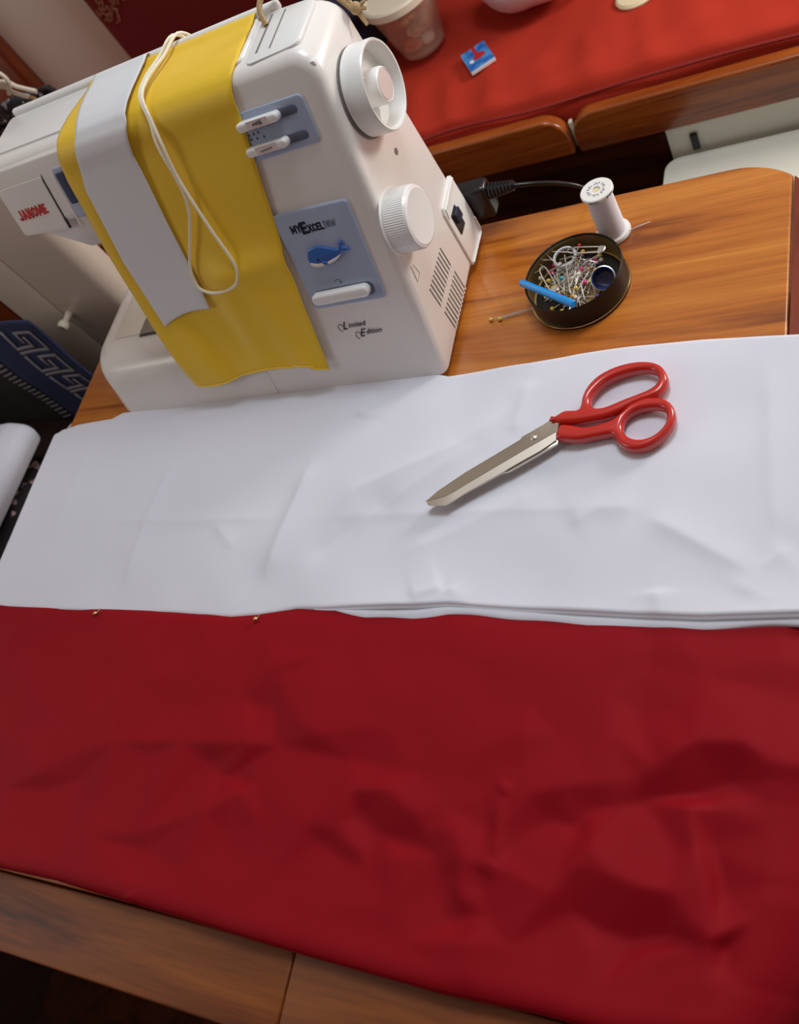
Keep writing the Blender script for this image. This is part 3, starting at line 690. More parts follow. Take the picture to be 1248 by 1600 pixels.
# top lid with its rim and the folded handle
obj('top_lid', prism(roundpoly([(-.683, .519), (-.402, .519), (-.402, .568), (-.683, .568)], .006, 4), fxy, .2545, .2585, 0, .0014, 2), M_white2, sm)
obj('carry_handle', newbox((-.680, .5688, .2545), (-.385, .5755, .2625), .003, 3), M_white2, sm)
obj('end_cap', prism(roundpoly([(-.398, .512), (-.352, .516), (-.352, .566), (-.398, .570)], .007, 4), fxy, .2545, .2579, 0, .0014, 2), M_white2, sm)
obj('lid_groove', newbox((-.3905, .522, .2570), (-.3885, .564, .2582), .0003, 1), M_seam, sm)
obj('lid_groove', newbox((-.3785, .522, .2570), (-.3770, .564, .2582), .0003, 1), M_seam, sm)
# rim clip at the front right of the lid
obj('lid_clip', newbox((-.3490, .507, .2395), (-.3425, .5125, .2475), .0015, 2), M_white2, sm)
# condensed block capitals drawn from strokes
GLYPH = {'J': (.50, [[(.42, 1), (.42, .22), (.30, .08), (.12, .08), (0, .22)]]), 'A': (.62, [[(.04, 0), (.31, 1), (.58, 0)], [(.14, .3), (.48, .3)]]), 'N': (.60, [[(.08, 0), (.08, 1), (.52, 0), (.52, 1)]]),
 'O': (.62, [[(.31, .94), (.10, .78), (.10, .22), (.31, .06), (.52, .22), (.52, .78), (.31, .94)]]), 'M': (.78, [[(.08, 0), (.08, 1), (.39, .25), (.70, 1), (.70, 0)]]), 'E': (.50, [[(.46, .92), (.08, .92), (.08, .08), (.46, .08)], [(.08, .5), (.40, .5)]]),
 'Y': (.60, [[(.02, 1), (.30, .5), (.58, 1)], [(.30, .5), (.30, 0)]]), 'X': (.60, [[(.04, 1), (.56, 0)], [(.56, 1), (.04, 0)]]), 'C': (.56, [[(.50, .78), (.32, .93), (.10, .78), (.10, .22), (.32, .07), (.50, .22)]]), 'L': (.46, [[(.08, 1), (.08, .08), (.44, .08)]]),
 '1': (.34, [[(.05, .8), (.2, 1), (.2, 0)]]), '8': (.56, [[(.28, .93), (.10, .8), (.10, .62), (.28, .5), (.46, .62), (.46, .8), (.28, .93)], [(.28, .5), (.08, .36), (.08, .18), (.28, .07), (.48, .18), (.48, .36), (.28, .5)]]), 'W': (.86, [[(.03, 1), (.22, 0), (.43, .8), (.64, 0), (.83, 1)]])}
def block(word, x0, z0, h, th, d, gap=.16, xk=1.0):
    bm = bmesh.new(); x = 0
    for ch in word:
        w_, sts = GLYPH[ch]
        for st in sts:
            for p, q in zip(st, st[1:]):
                p, q = Vector(p), Vector(q); t = (q-p).normalized(); n = Vector((-t.y, t.x))*th/2; e = t*th*.32
                quad = [p-e+n, p-e-n, q+e-n, q+e+n]
                vs = [[bm.verts.new(fp(x0, z0, dd)+Vector(((x+v.x)*h*xk, 0, 0))+FUP*(v.y*h)) for v in quad] for dd in (d, d+.00025)]
                bm.faces.new(vs[1])
                for i in range(4): bm.faces.new((vs[0][i], vs[0][(i+1) % 4], vs[1][(i+1) % 4], vs[1][i]))
        x += w_+gap
    return bm
# face cover with red lettering
fc = obj('face_cover', curve2d([roundpoly([(-.6885, .197), (-.6345, .1925), (-.6300, .2370), (-.6870, .2370)], [.003, .004, .0006, .0006], 5)], .0001, .0003, lambda x, z, d: fp(x, z, d-.00015), 3), M_white, sm)
obj('maker_lettering', block('JANOME', -.6805, .2096, .0082, .22, .0004), M_redink, fc, label='red lettering')
def fstroke(pts, r, d): return tube([fp(p[0], p[1], d) for p in pts], r, 6)
gv = []
for t in np.linspace(0, 1, 14):
    z = .193+.066*t
    x = -.6325+.006*t
    if z <= .238: gv.append(fp(x, z, -.0004))
rr = .0185
for a in np.linspace(.1, 1.0, 7):
    q = fp(-.627, .240, 0); gv.append(Vector((-.6265, q.y+.0185*math.sin(a*1.25)*.95, q.z+.0165*math.sin(a*1.25))))
obj('thread_slot', tube(gv, .0011, 6), M_dark, sm)
gv2 = [p+Vector((.0135, 0, 0)) for p in gv]
obj('face_ridge', tube(gv2, .0012, 6), M_white2, sm)
# front window panel at left (partly under the cloth)
lp = obj('tension_panel', curve2d([roundpoly([(-.616, .199), (-.585, .199), (-.585, .240), (-.613, .240)], .003, 4)], .0002, .0005, lambda x, z, d: fp(x, z, d+.0004), 2), M_pale, sm)
obj('tension_window', curve2d([roundpoly([(-.6135, .2105), (-.588, .2105), (-.588, .236), (-.6115, .236)], .002, 4)], .0002, .0003, lambda x, z, d: fp(x, z, d+.0012), 2), M_navy, lp)
# needle cover below the head, needle bar, presser foot, plate
obj('needle_cover', prism([(-.684, .1985), (-.640, .163), (-.560, .163), (-.530, .1985)], lambda x, z, d: Vector((x, .494+.05*(z-.163)/.035*0+d, z)), 0, .062, .003, .003, 2), M_white, sm)
obj('needle_bar', lathe([(0, .118), (.003, .118), (.003, .163), (0, .163)], 'Z', (-.603, .525, 0), 14), M_steel, sm)
obj('needle', lathe([(0, .064), (.0007, .075), (.0008, .118), (0, .118)], 'Z', (-.603, .525, 0), 8), M_steel, sm)
obj('presser_foot', newbox((-.612, .510, .0665), (-.594, .536, .070), .001), M_steel, sm)
obj('presser_bar', lathe([(0, .07), (.0026, .07), (.0026, .163), (0, .163)], 'Z', (-.603, .541, 0), 12), M_steel, sm)
npl = obj('needle_plate', newbox((-.668, .478, .0615), (-.54, .57, .0635), .0008), M_plate, sm)
obj('plate_line', newbox((-.668, .4755, .0612), (-.54, .4775, .0632)), M_dark, sm)
obj('slide_cover', newbox((-.705, .4790, .0615), (-.6695, .57, .0630), .0008), M_cream, sm)
# upper slate panel with two stitch sliders
up = obj('stitch_panel', curve2d([roundpoly([(-.426, .2003), (-.3605, .2010), (-.3600, .2335), (-.426, .2340)], .004, 5)], .0002, .0009, lambda x, z, d: fp(x, z, d+.0006), 3), M_slate, sm)
for (xa_, xb_, zz) in ((-.418, -.3675, .2258), (-.420, -.3675, .2085)):
    L_ = xb_-xa_; hh = .0030
    obj('slider_slot', curve2d([roundpoly([(xa_+.003, zz-hh), (xb_, zz-hh), (xb_, zz+hh), (xa_+.003, zz+hh)], .0028, 5)], .0002, .0002, lambda x, z, d: fp(x, z, d+.0019), 1), M_slot, up)
    sl = obj('slider', curve2d([roundpoly([(xa_, zz-.0030), (xa_+.037, zz-.0030), (xa_+.037, zz+.0033), (xa_, zz+.0033)], .0030, 5)], .0022, .0018, lambda x, z, d: fp(x, z, d+.0052), 3), M_white2, up)
    obj('slider_window', curve2d([[(xa_+.010, zz-.0026), (xa_+.029, zz-.0026), (xa_+.029, zz+.0029), (xa_+.010, zz+.0029)]], .0001, 0, lambda x, z, d: fp(x, z, d+.00925), 1), M_pinkdisc, sl)
    b = bmesh.new()
    if zz > .22:
        q = [(xa_+.0155, zz-.0004), (xa_+.0160, zz+.0008), (xa_+.0168, zz-.0004), (xa_+.0176, zz+.001), (xa_+.0186, zz-.0006), (xa_+.0192, zz+.0014), (xa_+.0202, zz-.0008), (xa_+.0208, zz+.0018), (xa_+.0220, zz-.0012), (xa_+.0226, zz+.002), (xa_+.0236, zz-.0012)]
    else: q = [(xa_+.014, zz-.0006), (xa_+.0205, zz-.0001), (xa_+.0245, zz+.0002)]
    tube([fp(a, c, .0095) for a, c in q], .00028, 4, b)
    obj('slider_mark', b, M_ink, sl)
b = bmesh.new()
for (x, z) in ((-.4145, .2185), (-.4105, .2186), (-.4063, .2188), (-.4145, .2155), (-.4092, .2152), (-.403, .2150)):
    prism([(x-.0003, z-.0008), (x+.0003, z-.0008), (x+.0003, z+.0008), (x-.0003, z+.0008)], fp, .0019, .0022, bm=b)
obj('scale_ticks', b, M_ink, up)
# lower slate panel: name, whale, reverse lever
lo = obj('name_panel', curve2d([roundpoly([(-.432, .0815), (-.3630, .0805), (-.3605, .1595), (-.4300, .1610)], .0035, 5)], .0003, .0012, lambda x, z, d: fp(x, z, d+.0008), 3), M_slate, sm)
def ftext(body, x, z, size, d, **kw): return text(body, size, lambda a, c, e: fp(x, z, d)+Vector((a, 0, 0))+FUP*c+NF*e, **kw)
obj('name_lettering', block('MY', -.4180, .1445, .0058, .22, .0023), M_ink, lo, label='black letters MY')
obj('name_lettering', block('E', -.4086, .1425, .0092, .26, .0023, xk=1.15), M_ink, lo, label='large black letter E')
obj('name_lettering', block('XCEL', -.4026, .1428, .0058, .22, .0023, gap=.10), M_ink, lo, label='black letters XCEL')
obj('name_lettering', block('18W', -.3880, .1432, .0055, .15, .0023, gap=.10), M_greyink, lo, label='faded grey letters 18W')
wh = obj('whale_emblem', curve2d([smooth2([(-0.4132,0.1267), (-0.4105,0.1302), (-0.4047,0.1318), (-0.3985,0.1312), (-0.3924,0.1288), (-0.3861,0.1268), (-0.3830,0.1279), (-0.3819,0.1312), (-0.3797,0.1321), (-0.3788,0.1306), (-0.3798,0.1276), (-0.3767,0.1266), (-0.3753,0.1246), (-0.3771,0.1231), (-0.3810,0.1235), (-0.3841,0.1219), (-0.3894,0.1187), (-0.3969,0.1169), (-0.4047,0.1164), (-0.4108,0.1173), (-0.4140,0.1202), (-0.4144,0.1236)], 4)], .0004, .0012, lambda x, z, d: fp(x, z, d+.0032), 3), M_blue, lo, label='blue whale emblem with cream belly')
obj('belly', curve2d([smooth2([(-0.4134,0.1206), (-0.4080,0.1191), (-0.4017,0.1185), (-0.3999,0.1175), (-0.4019,0.1163), (-0.4076,0.1163), (-0.4121,0.1176)], 4)], .0003, .0004, lambda x, z, d: fp(x, z, d+.0046), 2), M_cream, wh)
obj('belly', curve2d([smooth2([(-0.3984,0.1184), (-0.3936,0.1196), (-0.3883,0.1209), (-0.3840,0.1225), (-0.3862,0.1204), (-0.3907,0.1182), (-0.3959,0.1170), (-0.3985,0.1171)], 4)], .0003, .0004, lambda x, z, d: fp(x, z, d+.0046), 2), M_cream, wh)
obj('fin', curve2d([smooth2([(-0.4023,0.1200), (-0.3999,0.1200), (-0.3976,0.1183), (-0.3990,0.1169), (-0.4008,0.1174), (-0.4021,0.1186)], 4)], .0003, .0004, lambda x, z, d: fp(x, z, d+.0052), 2), M_blue, wh)
obj('eye', curve2d([smooth2([(-0.4057,0.1222), (-0.4046,0.1224), (-0.4040,0.1217), (-0.4048,0.1211), (-0.4059,0.1211)], 3)], .0002, .0002, lambda x, z, d: fp(x, z, d+.0050), 1), M_ink, wh)
obj('lever_recess', curve2d([roundpoly([(-.4250, .0855), (-.3690, .0855), (-.3690, .0965), (-.4250, .0965)], .0050, 6)], .0001, .0001, lambda x, z, d: fp(x, z, d+.0024), 1), M_slot, lo)
obj('reverse_lever', curve2d([roundpoly([(-.4252, .0872), (-.3715, .0872), (-.3715, .0965), (-.4252, .0965)], .0046, 6)], .0018, .0026, lambda x, z, d: fp(x, z, d+.0062), 4), M_white2, lo)
ar = [fp(-.3985+.0022*math.cos(a), .1010+.0018*math.sin(a), .0023) for a in np.linspace(PI, 0, 8)]+[fp(-.3958, .0998, .0023)]
b = tube(ar, .00025, 4); tube([fp(-.3972, .1, .0023), fp(-.3958, .0994, .0023), fp(-.3948, .1006, .0023)], .00025, 4, b); obj('arrow_mark', b, M_ink, lo)
# script lettering
obj('edition_lettering', ftext('L', -.4165, .0590, .0105, .0004, shear=.5), M_ink, sm, label='dark script lettering')
obj('edition_lettering', ftext('imited', -.4100, .0600, .0066, .0004, shear=.35), M_ink, sm, label='dark script lettering')
obj('edition_lettering', ftext('E', -.4035, .0505, .0105, .0004, shear=.5), M_ink, sm, label='dark script lettering')
obj('edition_lettering', ftext('dition', -.3965, .0520, .0066, .0004, shear=.35), M_ink, sm, label='dark script lettering')
for (cx, cz, s) in ((-.4168, .0615, 1), (-.4038, .0525, 1)):
    obj('edition_swash', tube([fp(cx+.0018*math.cos(a)*s*(1+.2*a), cz+.0022*math.sin(a)*(1+.15*a), .0005) for a in np.linspace(0, 4.6, 16)], .00022, 4), M_ink, sm)
# handwheel
WC = (0, .533, .1995)
hw = obj('handwheel', lathe([(0, -.3385), (.0300, -.3385), (.0312, -.3370), (.0312, -.3215), (.0303, -.3200), (.0290, -.3203), (.0283, -.3225), (.0278, -.3330), (.013, -.3345), (0, -.3345)], 'X', WC, 64), M_white2, sm)
obj('hub', lathe([(.0128, -.3348), (.0128, -.3215), (.0122, -.3198), (.0112, -.3192), (.0108, -.3198), (0, -.3198)], 'X', WC, 40), M_white2, hw)
obj('hub_disc', lathe([(0, -.3200), (.0102, -.3200), (.0100, -.3192), (0, -.3190)], 'X', WC, 36), M_pinkdisc, hw)
for a in (.35, 2.5, 4.6):
    q = newbox((-.3345, -.0006, .0128), (-.3290, .0006, .0280)); bmesh.ops.rotate(q, verts=q.verts, cent=(0, 0, 0), matrix=Matrix.Rotation(a, 3, 'X')); bmesh.ops.translate(q, verts=q.verts, vec=(0, WC[1], WC[2])); obj('spoke_rib', q, M_white2, hw)
obj('wheel_seat', lathe([(.0316, -.3402), (.0316, -.3388), (.030, -.3386), (.028, -.3388)], 'X', (0, .5325, .1990), 48), M_seam, sm)
obj('screw_hole', lathe([(0, -.3400), (.0024, -.3400), (.0027, -.3397), (0, -.33965)], 'X', (0, .532, .1455), 16), M_seam, sm)
# ribbed stitch dial
bd = bmesh.new(); DC = Vector((0, .4830, .1215)); rings = []
nr = 168
for (r, h, rib) in [(0, -.3395, 0), (.0235, -.3395, 0), (.0238, -.3385, 1), (.0236, -.3220, 1), (.0228, -.3200, 0), (.0205, -.3190, 0), (.019, -.3192, 0), (0, -.3192, 0)]:
    if r == 0: rings.append([bd.verts.new(DC+Vector((h, 0, 0)))]); continue
    rings.append([bd.verts.new(DC+Vector((h, (r+(00.0003 if k % 2 else 0)*rib)*math.cos(2*PI*k/nr), (r+(00.0003 if k % 2 else 0)*rib)*math.sin(2*PI*k/nr)))) for k in range(nr)])
for A_, B2 in zip(rings, rings[1:]):
    for k in range(nr):
        k2 = (k+1) % nr
        if len(A_) == 1: bd.faces.new((A_[0], B2[k], B2[k2]))
        elif len(B2) == 1: bd.faces.new((A_[k], B2[0], A_[k2]))
        else: bd.faces.new((A_[k], B2[k], B2[k2], A_[k2]))
obj('stitch_dial', bd, M_white2, sm, ang=20)
obj('dial_seat', lathe([(0, -.3402), (.0262, -.3402), (.0255, -.3392), (0, -.3392)], 'X', DC, 40), M_white2, sm)
for (y, z) in ((.4655, .0905),):
    obj('dial_mark', tube([Vector((-.3396, y, z)), Vector((-.3396, y-.004, z-.013)), Vector((-.3396, y+.005, z-.012)), Vector((-.3396, y+.004, z-.002))], .0004, 5), M_steel, sm)
# vent: two columns of slots on the right side
for (z0, z1) in ((.0385, .0595), (.0095, .0310)):
    for k in range(10):
        y = .4695+k*.00485
        obj('vent_slot', newbox((-.3406, y-.0009, z0), (-.3396, y+.0009, z1), .0003, 1), M_seam, sm)
        obj('vent_lip', newbox((-.3400, y-.0011, z0-.0014), (-.3392, y+.0011, z0-.0002), .0003, 1), M_white2, sm)
# switch plate at the rear corner
yz = [(.582, .074), (.545, .0715), (.5425, .066), (.541, .006), (.579, .006), (.5835, .012), (.584, .03)]
spf = lambda a, c, d: Vector((-.340+d, a, c))
spl = obj('switch_plate', prism(roundpoly(yz, .002, 3), spf, -.001, .0022, 0, .0008, 2), M_white2, sm)
obj('plate_rim', tube([spf(.5805, .071, .0026), spf(.546, .0685, .0026), spf(.5445, .06, .0026)], .001, 6), M_white2, spl)
obj('plate_rim', tube([spf(.5425, .0085, .0026), spf(.578, .0085, .0026), spf(.581, .013, .0026), spf(.5815, .024, .0026)], .001, 6), M_white2, spl)
obj('switch_frame', newbox((-.3386, .5485, .0365), (-.3368, .5625, .0585), .0006), M_dark, spl)
q = newbox((-.3372, .5505, .0475), (-.3335, .5610, .0575), .0008); obj('rocker_switch', q, M_ink, spl)
# ------------------------------------------------------------------ mains plug and lead
pc = thing('power_lead', 'black mains plug and cable plugged into the sewing machine rear', 'cable', (-.33, .59, .03))
obj('plug', newbox((-.366, .5858, .014), (-.3200, .604, .048), .004, 3), M_blkrub, pc)
for k in range(7):
    x = -.3180+k*.0032
    obj('strain_rib', lathe([(0, x-.0012), (.0072-.0004*k, x-.0010), (.0072-.0004*k, x+.0010), (0, x+.0010)], 'X', (0, .595, .0365), 14), M_blkrub, pc)
obj('boot', lathe([(0, -.3205), (.0060, -.3205), (.0034, -.2960), (0, -.2960)], 'X', (0, .595, .0365), 14), M_blkrub, pc)
obj('cable', tube(smooth2([(-.300, .595, .0365), (-.287, .5965, .0330), (-.274, .600, .0270), (-.262, .604, .0190), (-.249, .6075, .0080), (-.238, .613, -.012), (-.235, .625, -.05), (-.25, .66, -.2), (-.30, .70, -.45), (-.35, .72, -.69)], 6, False), .0021, 10), M_blkrub, pc)
# ------------------------------------------------------------------ cloths over the machine
def over_path(off, zback, zend):
    """path over the arm, from behind to the front: list of (y,z), front part follows the leaning face"""
    P = [(.5845+off, zback), (.5845+off, .20), (.579+off, .238)]
    for a in np.linspace(.15, 1, 6): P.append((.5745+off*.5-.006*a, .2475+.015*math.sin(a*1.3)+off*.8))
    P += [(.560, .2600+off), (.545, .2600+off), (.530, .2598+off), (.518, .2585+off)]
    c = (.5205, .2385)
    q0 = fp(0, .236, off+.0022)
    for t in (.3, .6, .85):
        a = t*1.25
        P.append((.518-(.518-q0.y+.0004)*math.sin(a*1.2), .2585+off-(.2585+off-.236)*(1-math.cos(a*1.2))*1.0))
    for z in np.linspace(.232, zend, 22):
        q = fp(0, z, off+.0022); P.append((q.y, q.z))
    return P
def drape(name, path, xl, xr, nx, wob, m, parent, thick=.0008):
    """xl, xr = functions of z on the front and of the path fraction"""
    n = len(path); pl = np.array(path); d = np.concatenate([[0], np.cumsum(np.linalg.norm(pl[1:]-pl[:-1], axis=1))]); s = np.linspace(0, d[-1], 110)
    yy = np.interp(s, d, pl[:, 0]); zz = np.interp(s, d, pl[:, 1]); front = d[-1]-s     # distance up from the hem
    Pm = np.zeros((len(s), nx+1, 3))
    for i in range(len(s)):
        a, c = xl(front[i]), xr(front[i])
        for j in range(nx+1):
            u = j/nx; x = a+(c-a)*u; w_, hem = wob(u, front[i])
            q = Vector((x, yy[i], zz[i]))+NF*w_-FUP*hem
            Pm[i, j] = q
    o = obj(name, off_mesh(grid_mesh(Pm), parent) if parent else grid_mesh(Pm), m, parent, ang=None)
    solidify(o, thick); return o
path_y = over_path(0, .150, .034)
dy = interp([(0, -.597), (.067, -.605), (.145, -.606), (.205, -.602), (.235, -.592), (.262, -.585), (.285, -.578), (.42, -.57)])
ry = interp([(0, -.444), (.1, -.434), (.185, -.418), (.225, -.411), (.25, -.405), (.30, -.404), (.42, -.40)])
def wob_y(u, f):
    lowf = max(0, 1-f/.2)
    w_ = .0018*(1+math.sin(u*9+f*20))*lowf+.0030*lowf*math.exp(-((u-.55-.8*f)/.09)**2)+.0024*math.exp(-((f-.098)/.012)**2)*max(0, min(1, (u-.45)*6))+.0016*(1+math.sin(f*60+u*4))*.5*lowf
    hem = .004*math.exp(-f/.03)*math.sin(u*7+.6)+.0045*math.exp(-f/.02)*max(0, u-.9)*10*.4-.003*math.exp(-f/.03)*(1 if u > .78 and u < .9 else 0)
    return w_*1.5+.0007*math.sin(u*31+f*40)*lowf, hem
yc = thing('yellow_cloth', 'bright yellow cloth draped over the sewing machine arm', 'cloth', (-.5, .5, .2))
drape('cloth', path_y, dy, ry, 44, wob_y, M_yelfab, yc)
b = bmesh.new()
hp = []
for u in np.linspace(0, 1, 40):
    w_, hm = wob_y(u, .0); hp.append(fp(float(dy(0)+(ry(0)-dy(0))*u), .034, .0022+w_)-FUP*(hm-.0008))
obj('hem', tube(hp, .0011, 6), M_yelfab, yc)
path_s = over_path(.0030, .2, .0985)
ls_ = interp([(0, -.590), (.063, -.592), (.127, -.585), (.17, -.565), (.205, -.570), (.30, -.566)])
rs_ = interp([(0, -.529), (.085, -.524), (.14, -.519), (.165, -.507), (.22, -.510), (.30, -.508)])
def wob_s(u, f):
    lift = .0035*math.exp(-((f-.165)/.022)**2)*max(0, u-.75)*4
    return .0012+lift+.004*max(0, 1-f/.05)*(u-.3)**2, .0105*math.exp(-f/.06)*(.5-u)*-0+.0*u-.004*math.sin(u*PI)*math.exp(-f/.02)+(.009*(.5-u))*math.exp(-f/.05)
ws = thing('white_strip', 'narrow white cloth strip hanging over the yellow cloth', 'cloth', (-.55, .5, .2))
drape('strip', path_s, ls_, rs_, 18, wob_s, M_strip, ws, .0006)
# white cord looped over the arm
def cfront(pts, off): return [fp(p[0], p[1], off) for p in pts]
loop = [(-.4855, .232), (-.4875, .207), (-.4830, .165), (-.4785, .137), (-.4840, .1225), (-.4960, .1165), (-.5150, .1160), (-.5265, .1235), (-.5235, .1400), (-.5060, .165), (-.4935, .184), (-.4890, .203), (-.4900, .232)]
off = .0085
mid = [Vector((x, 0, 0)) for x in ()]
rad = .00135
cr = thing('drawcord', 'thin cream cord looped over the yellow cloth on the machine arm', 'cord', (-.49, .5, .2))
def topside(dx):
    return [Vector((-.478+dx, .5895, .215)), Vector((-.4795+dx, .5875, .2475)), Vector((-.481+dx, .575, .2660)), Vector((-.486+dx, .552, .2655)), Vector((-.492+dx*.6, .530, .2655)), Vector((-.4915+dx*.4, .5120, .2630)), Vector((-.4875+dx*.3, .4995, .2500))]
pts = topside(.0022)+[fp(p[0], p[1], .0100) for p in loop]+list(reversed(topside(-.0032)))
obj('cord', tube(smooth2([tuple(p) for p in pts], 5, False), rad, 8), M_cord, cr)
# jute twine tied through the handle
tw = thing('jute_twine', 'tan jute twine knotted round the sewing machine carry handle', 'twine', (-.36, .57, .26))
obj('loop', tube(smooth2([(-.3905, .552, .2585), (-.3925, .560, .268), (-.385, .571, .2725), (-.368, .577, .268), (-.352, .577, .258), (-.342, .574, .246), (-.334, .569, .238)], 6, False), .0021, 8), M_twine, tw)
obj('loop', tube(smooth2([(-.372, .577, .268), (-.366, .590, .275), (-.352, .588, .268), (-.341, .578, .250), (-.334, .571, .239)], 6, False), .0019, 8), M_twine, tw)
b = bmesh.new(); bmesh.ops.create_icosphere(b, subdivisions=2, radius=.0045, matrix=Matrix.Translation((-.3325, .5705, .2375))); obj('knot', b, M_twine, tw)
for (dx, dy_, dz) in ((.007, .001, -.003), (.004, -.004, -.012), (.0075, .003, .001)):
    obj('tail', tube([(-.3325, .5705, .2375), (-.3325+dx*.6, .5705+dy_*.6, .2375+dz*.6), (-.3325+dx, .5705+dy_, .2375+dz)], [.0018, .0016, .0012], 6), M_twine, tw)
# ------------------------------------------------------------------ scissors
sc = thing('scissors', 'pair of red-handled steel scissors lying on the white fabric', 'scissors', (-.24, .35, .011))
ZS = .0145
fz = lambda z0: (lambda x, y, d: Vector((x, y, z0+d)))
bl = [(-0.3253,0.2966), (-0.3170,0.3051), (-0.2964,0.3202), (-0.2749,0.3336), (-0.2569,0.3451), (-0.2561,0.3473), (-0.2470,0.3525), (-0.2362,0.3594), (-0.2283,0.3571), (-0.2294,0.3493), (-0.2303,0.3420), (-0.2408,0.3344), (-0.2547,0.3263), (-0.2686,0.3178), (-0.2908,0.3051), (-0.3080,0.2930), (-0.3232,0.2937)]
ridge = [(-0.3249,0.2962), (-0.3077,0.3000), (-0.2902,0.3114), (-0.2666,0.3261), (-0.2480,0.3376), (-0.2357,0.3449), (-0.2296,0.3486)]
o = obj('blade', prism(bl[:10]+list(reversed(ridge)), fz(ZS), 0, .0030, 0, .0003, 1), M_blade, sc, ang=20)
low = [(-0.2294,0.3427), (-0.2408,0.3344), (-0.2547,0.3263), (-0.2686,0.3178), (-0.2908,0.3051), (-0.3080,0.2930), (-0.3232,0.2937)]
bb = bmesh.new(); rows = []
for t in np.linspace(0, 1, 20):
    i = t*6; k = min(int(i), 5); fr = i-k
    lo_ = Vector(low[k]).lerp(Vector(low[k+1]), fr); rv = list(reversed(ridge)); up_ = Vector(rv[k]).lerp(Vector(rv[k+1]), fr)
    rows.append([bb.verts.new((up_.x, up_.y, ZS+.00295)), bb.verts.new((lo_.x, lo_.y, ZS+.0014)), bb.verts.new((lo_.x, lo_.y, ZS+.0004))])
for A_, B2 in zip(rows, rows[1:]):
    for k in range(2): bb.faces.new((A_[k], A_[k+1], B2[k+1], B2[k]))
obj('cutting_bevel', bb, M_bevel, o, ang=20, label='bright ground edge')
lb = [(-0.3248,0.2975), (-0.3164,0.3066), (-0.2961,0.3211), (-0.2564,0.3473), (-0.2376,0.3576), (-0.2282,0.3557), (-0.2268,0.3519), (-0.2285,0.3409), (-0.2407,0.3333), (-0.2630,0.3198), (-0.2688,0.3189), (-0.3086,0.2958)]
obj('blade', curve2d([lb], .0008, .0004, fz(ZS-.0014), 1), M_blade, sc)
obj('pivot_screw', lathe([(0, 0), (.0026, 0), (.0026, .0008), (.0018, .0014), (0, .0016)], 'Z', (*(-0.2464,0.3457), ZS+.0026), 20), M_steel, sc)
hA = smooth2([(-0.2370,0.3591), (-0.2316,0.3627), (-0.2255,0.3662), (-0.2164,0.3659), (-0.2141,0.3692), (-0.2137,0.3768), (-0.2108,0.3860), (-0.2029,0.3950), (-0.1891,0.4012), (-0.1727,0.4024), (-0.1599,0.3976), (-0.1535,0.3873), (-0.1537,0.3787), (-0.1592,0.3715), (-0.1745,0.3661), (-0.1893,0.3591), (-0.2047,0.3561), (-0.2224,0.3557), (-0.2299,0.3565)], 4)
hAi = smooth2([(-0.2050,0.3669), (-0.2074,0.3741), (-0.2043,0.3819), (-0.1951,0.3903), (-0.1797,0.3947), (-0.1665,0.3940), (-0.1606,0.3894), (-0.1600,0.3826), (-0.1664,0.3768), (-0.1827,0.3709), (-0.1963,0.3658)], 4)
obj('handle', curve2d([hA, list(reversed(hAi))], .0016, .0034, fz(ZS+.0004), 5), M_redpl, sc, ang=60)
hB = smooth2([(-0.2289,0.3437), (-0.2290,0.3502), (-0.2268,0.3545), (-0.2197,0.3536), (-0.2088,0.3508), (-0.1986,0.3518), (-0.1888,0.3552), (-0.1835,0.3603), (-0.1769,0.3667), (-0.1674,0.3703), (-0.1567,0.3691), (-0.1492,0.3639), (-0.1456,0.3550), (-0.1471,0.3446), (-0.1545,0.3348), (-0.1642,0.3292), (-0.1738,0.3290), (-0.1822,0.3342), (-0.1877,0.3423), (-0.1974,0.3420), (-0.2115,0.3403), (-0.2205,0.3415)], 4)
hBi = smooth2([(-0.1811,0.3497), (-0.1788,0.3565), (-0.1722,0.3611), (-0.1621,0.3621), (-0.1545,0.3602), (-0.1514,0.3549), (-0.1522,0.3469), (-0.1583,0.3394), (-0.1669,0.3365), (-0.1748,0.3385), (-0.1796,0.3435)], 4)
obj('handle', curve2d([hB, list(reversed(hBi))], .0014, .0034, fz(ZS+.0002), 5), M_redpl, sc, ang=60)
# ------------------------------------------------------------------ tin of pins
TC = Vector((-.236, .4965, 0))
tn = thing('pin_tin', 'round black tin with a gold rim holding dressmaking pins', 'tin', tuple(TC))
obj('tin_wall', lathe([(0, .0008), (.0395, .0008), (.0398, .003), (.0398, .0225), (.0394, .0230), (.0386, .0225), (.0384, .003), (0, .0026)], 'Z', TC, 64), M_tin, tn)
obj('tin_lining', lathe([(.0383, .0215), (.0382, .0032), (.036, .0028), (0, .0028)], 'Z', TC, 64), M_tinin, tn, label='golden inner wall')
obj('gold_rim', lathe([(.0399, .0034), (.0409, .0034), (.0411, .0028), (.0408, .0022), (.0399, .0022)], 'Z', TC, 64), M_gold, tn, label='gold base rim')
obj('base_curl', lathe([(.0385, .0), (.0405, .0), (.0410, .0012), (.0406, .0022), (.0385, .0022)], 'Z', TC, 64), M_tin, tn)
head_mats = {}
for nme, c in dict(yellow=(226, 196, 70), pink=(214, 50, 120), red=(190, 24, 30), white=(226, 220, 204), teal=(30, 140, 160), gold=(206, 150, 50), black=(30, 26, 30), violet=(80, 50, 130)).items(): head_mats[nme] = mat('pin_head_'+nme, c, .2, coat=.6)
def local_mesh(bm, name):
    me = bpy.data.meshes.new(name); bmesh.ops.recalc_face_normals(bm, faces=bm.faces); bm.to_mesh(me); bm.free(); return me
def make_pin_meshes(length, hr):
    return local_mesh(tube([(0, 0, 0), (length*.9, 0, 0), (length, 0, 0)], [.00042, .00042, .0001], 5), 'shaft'), None
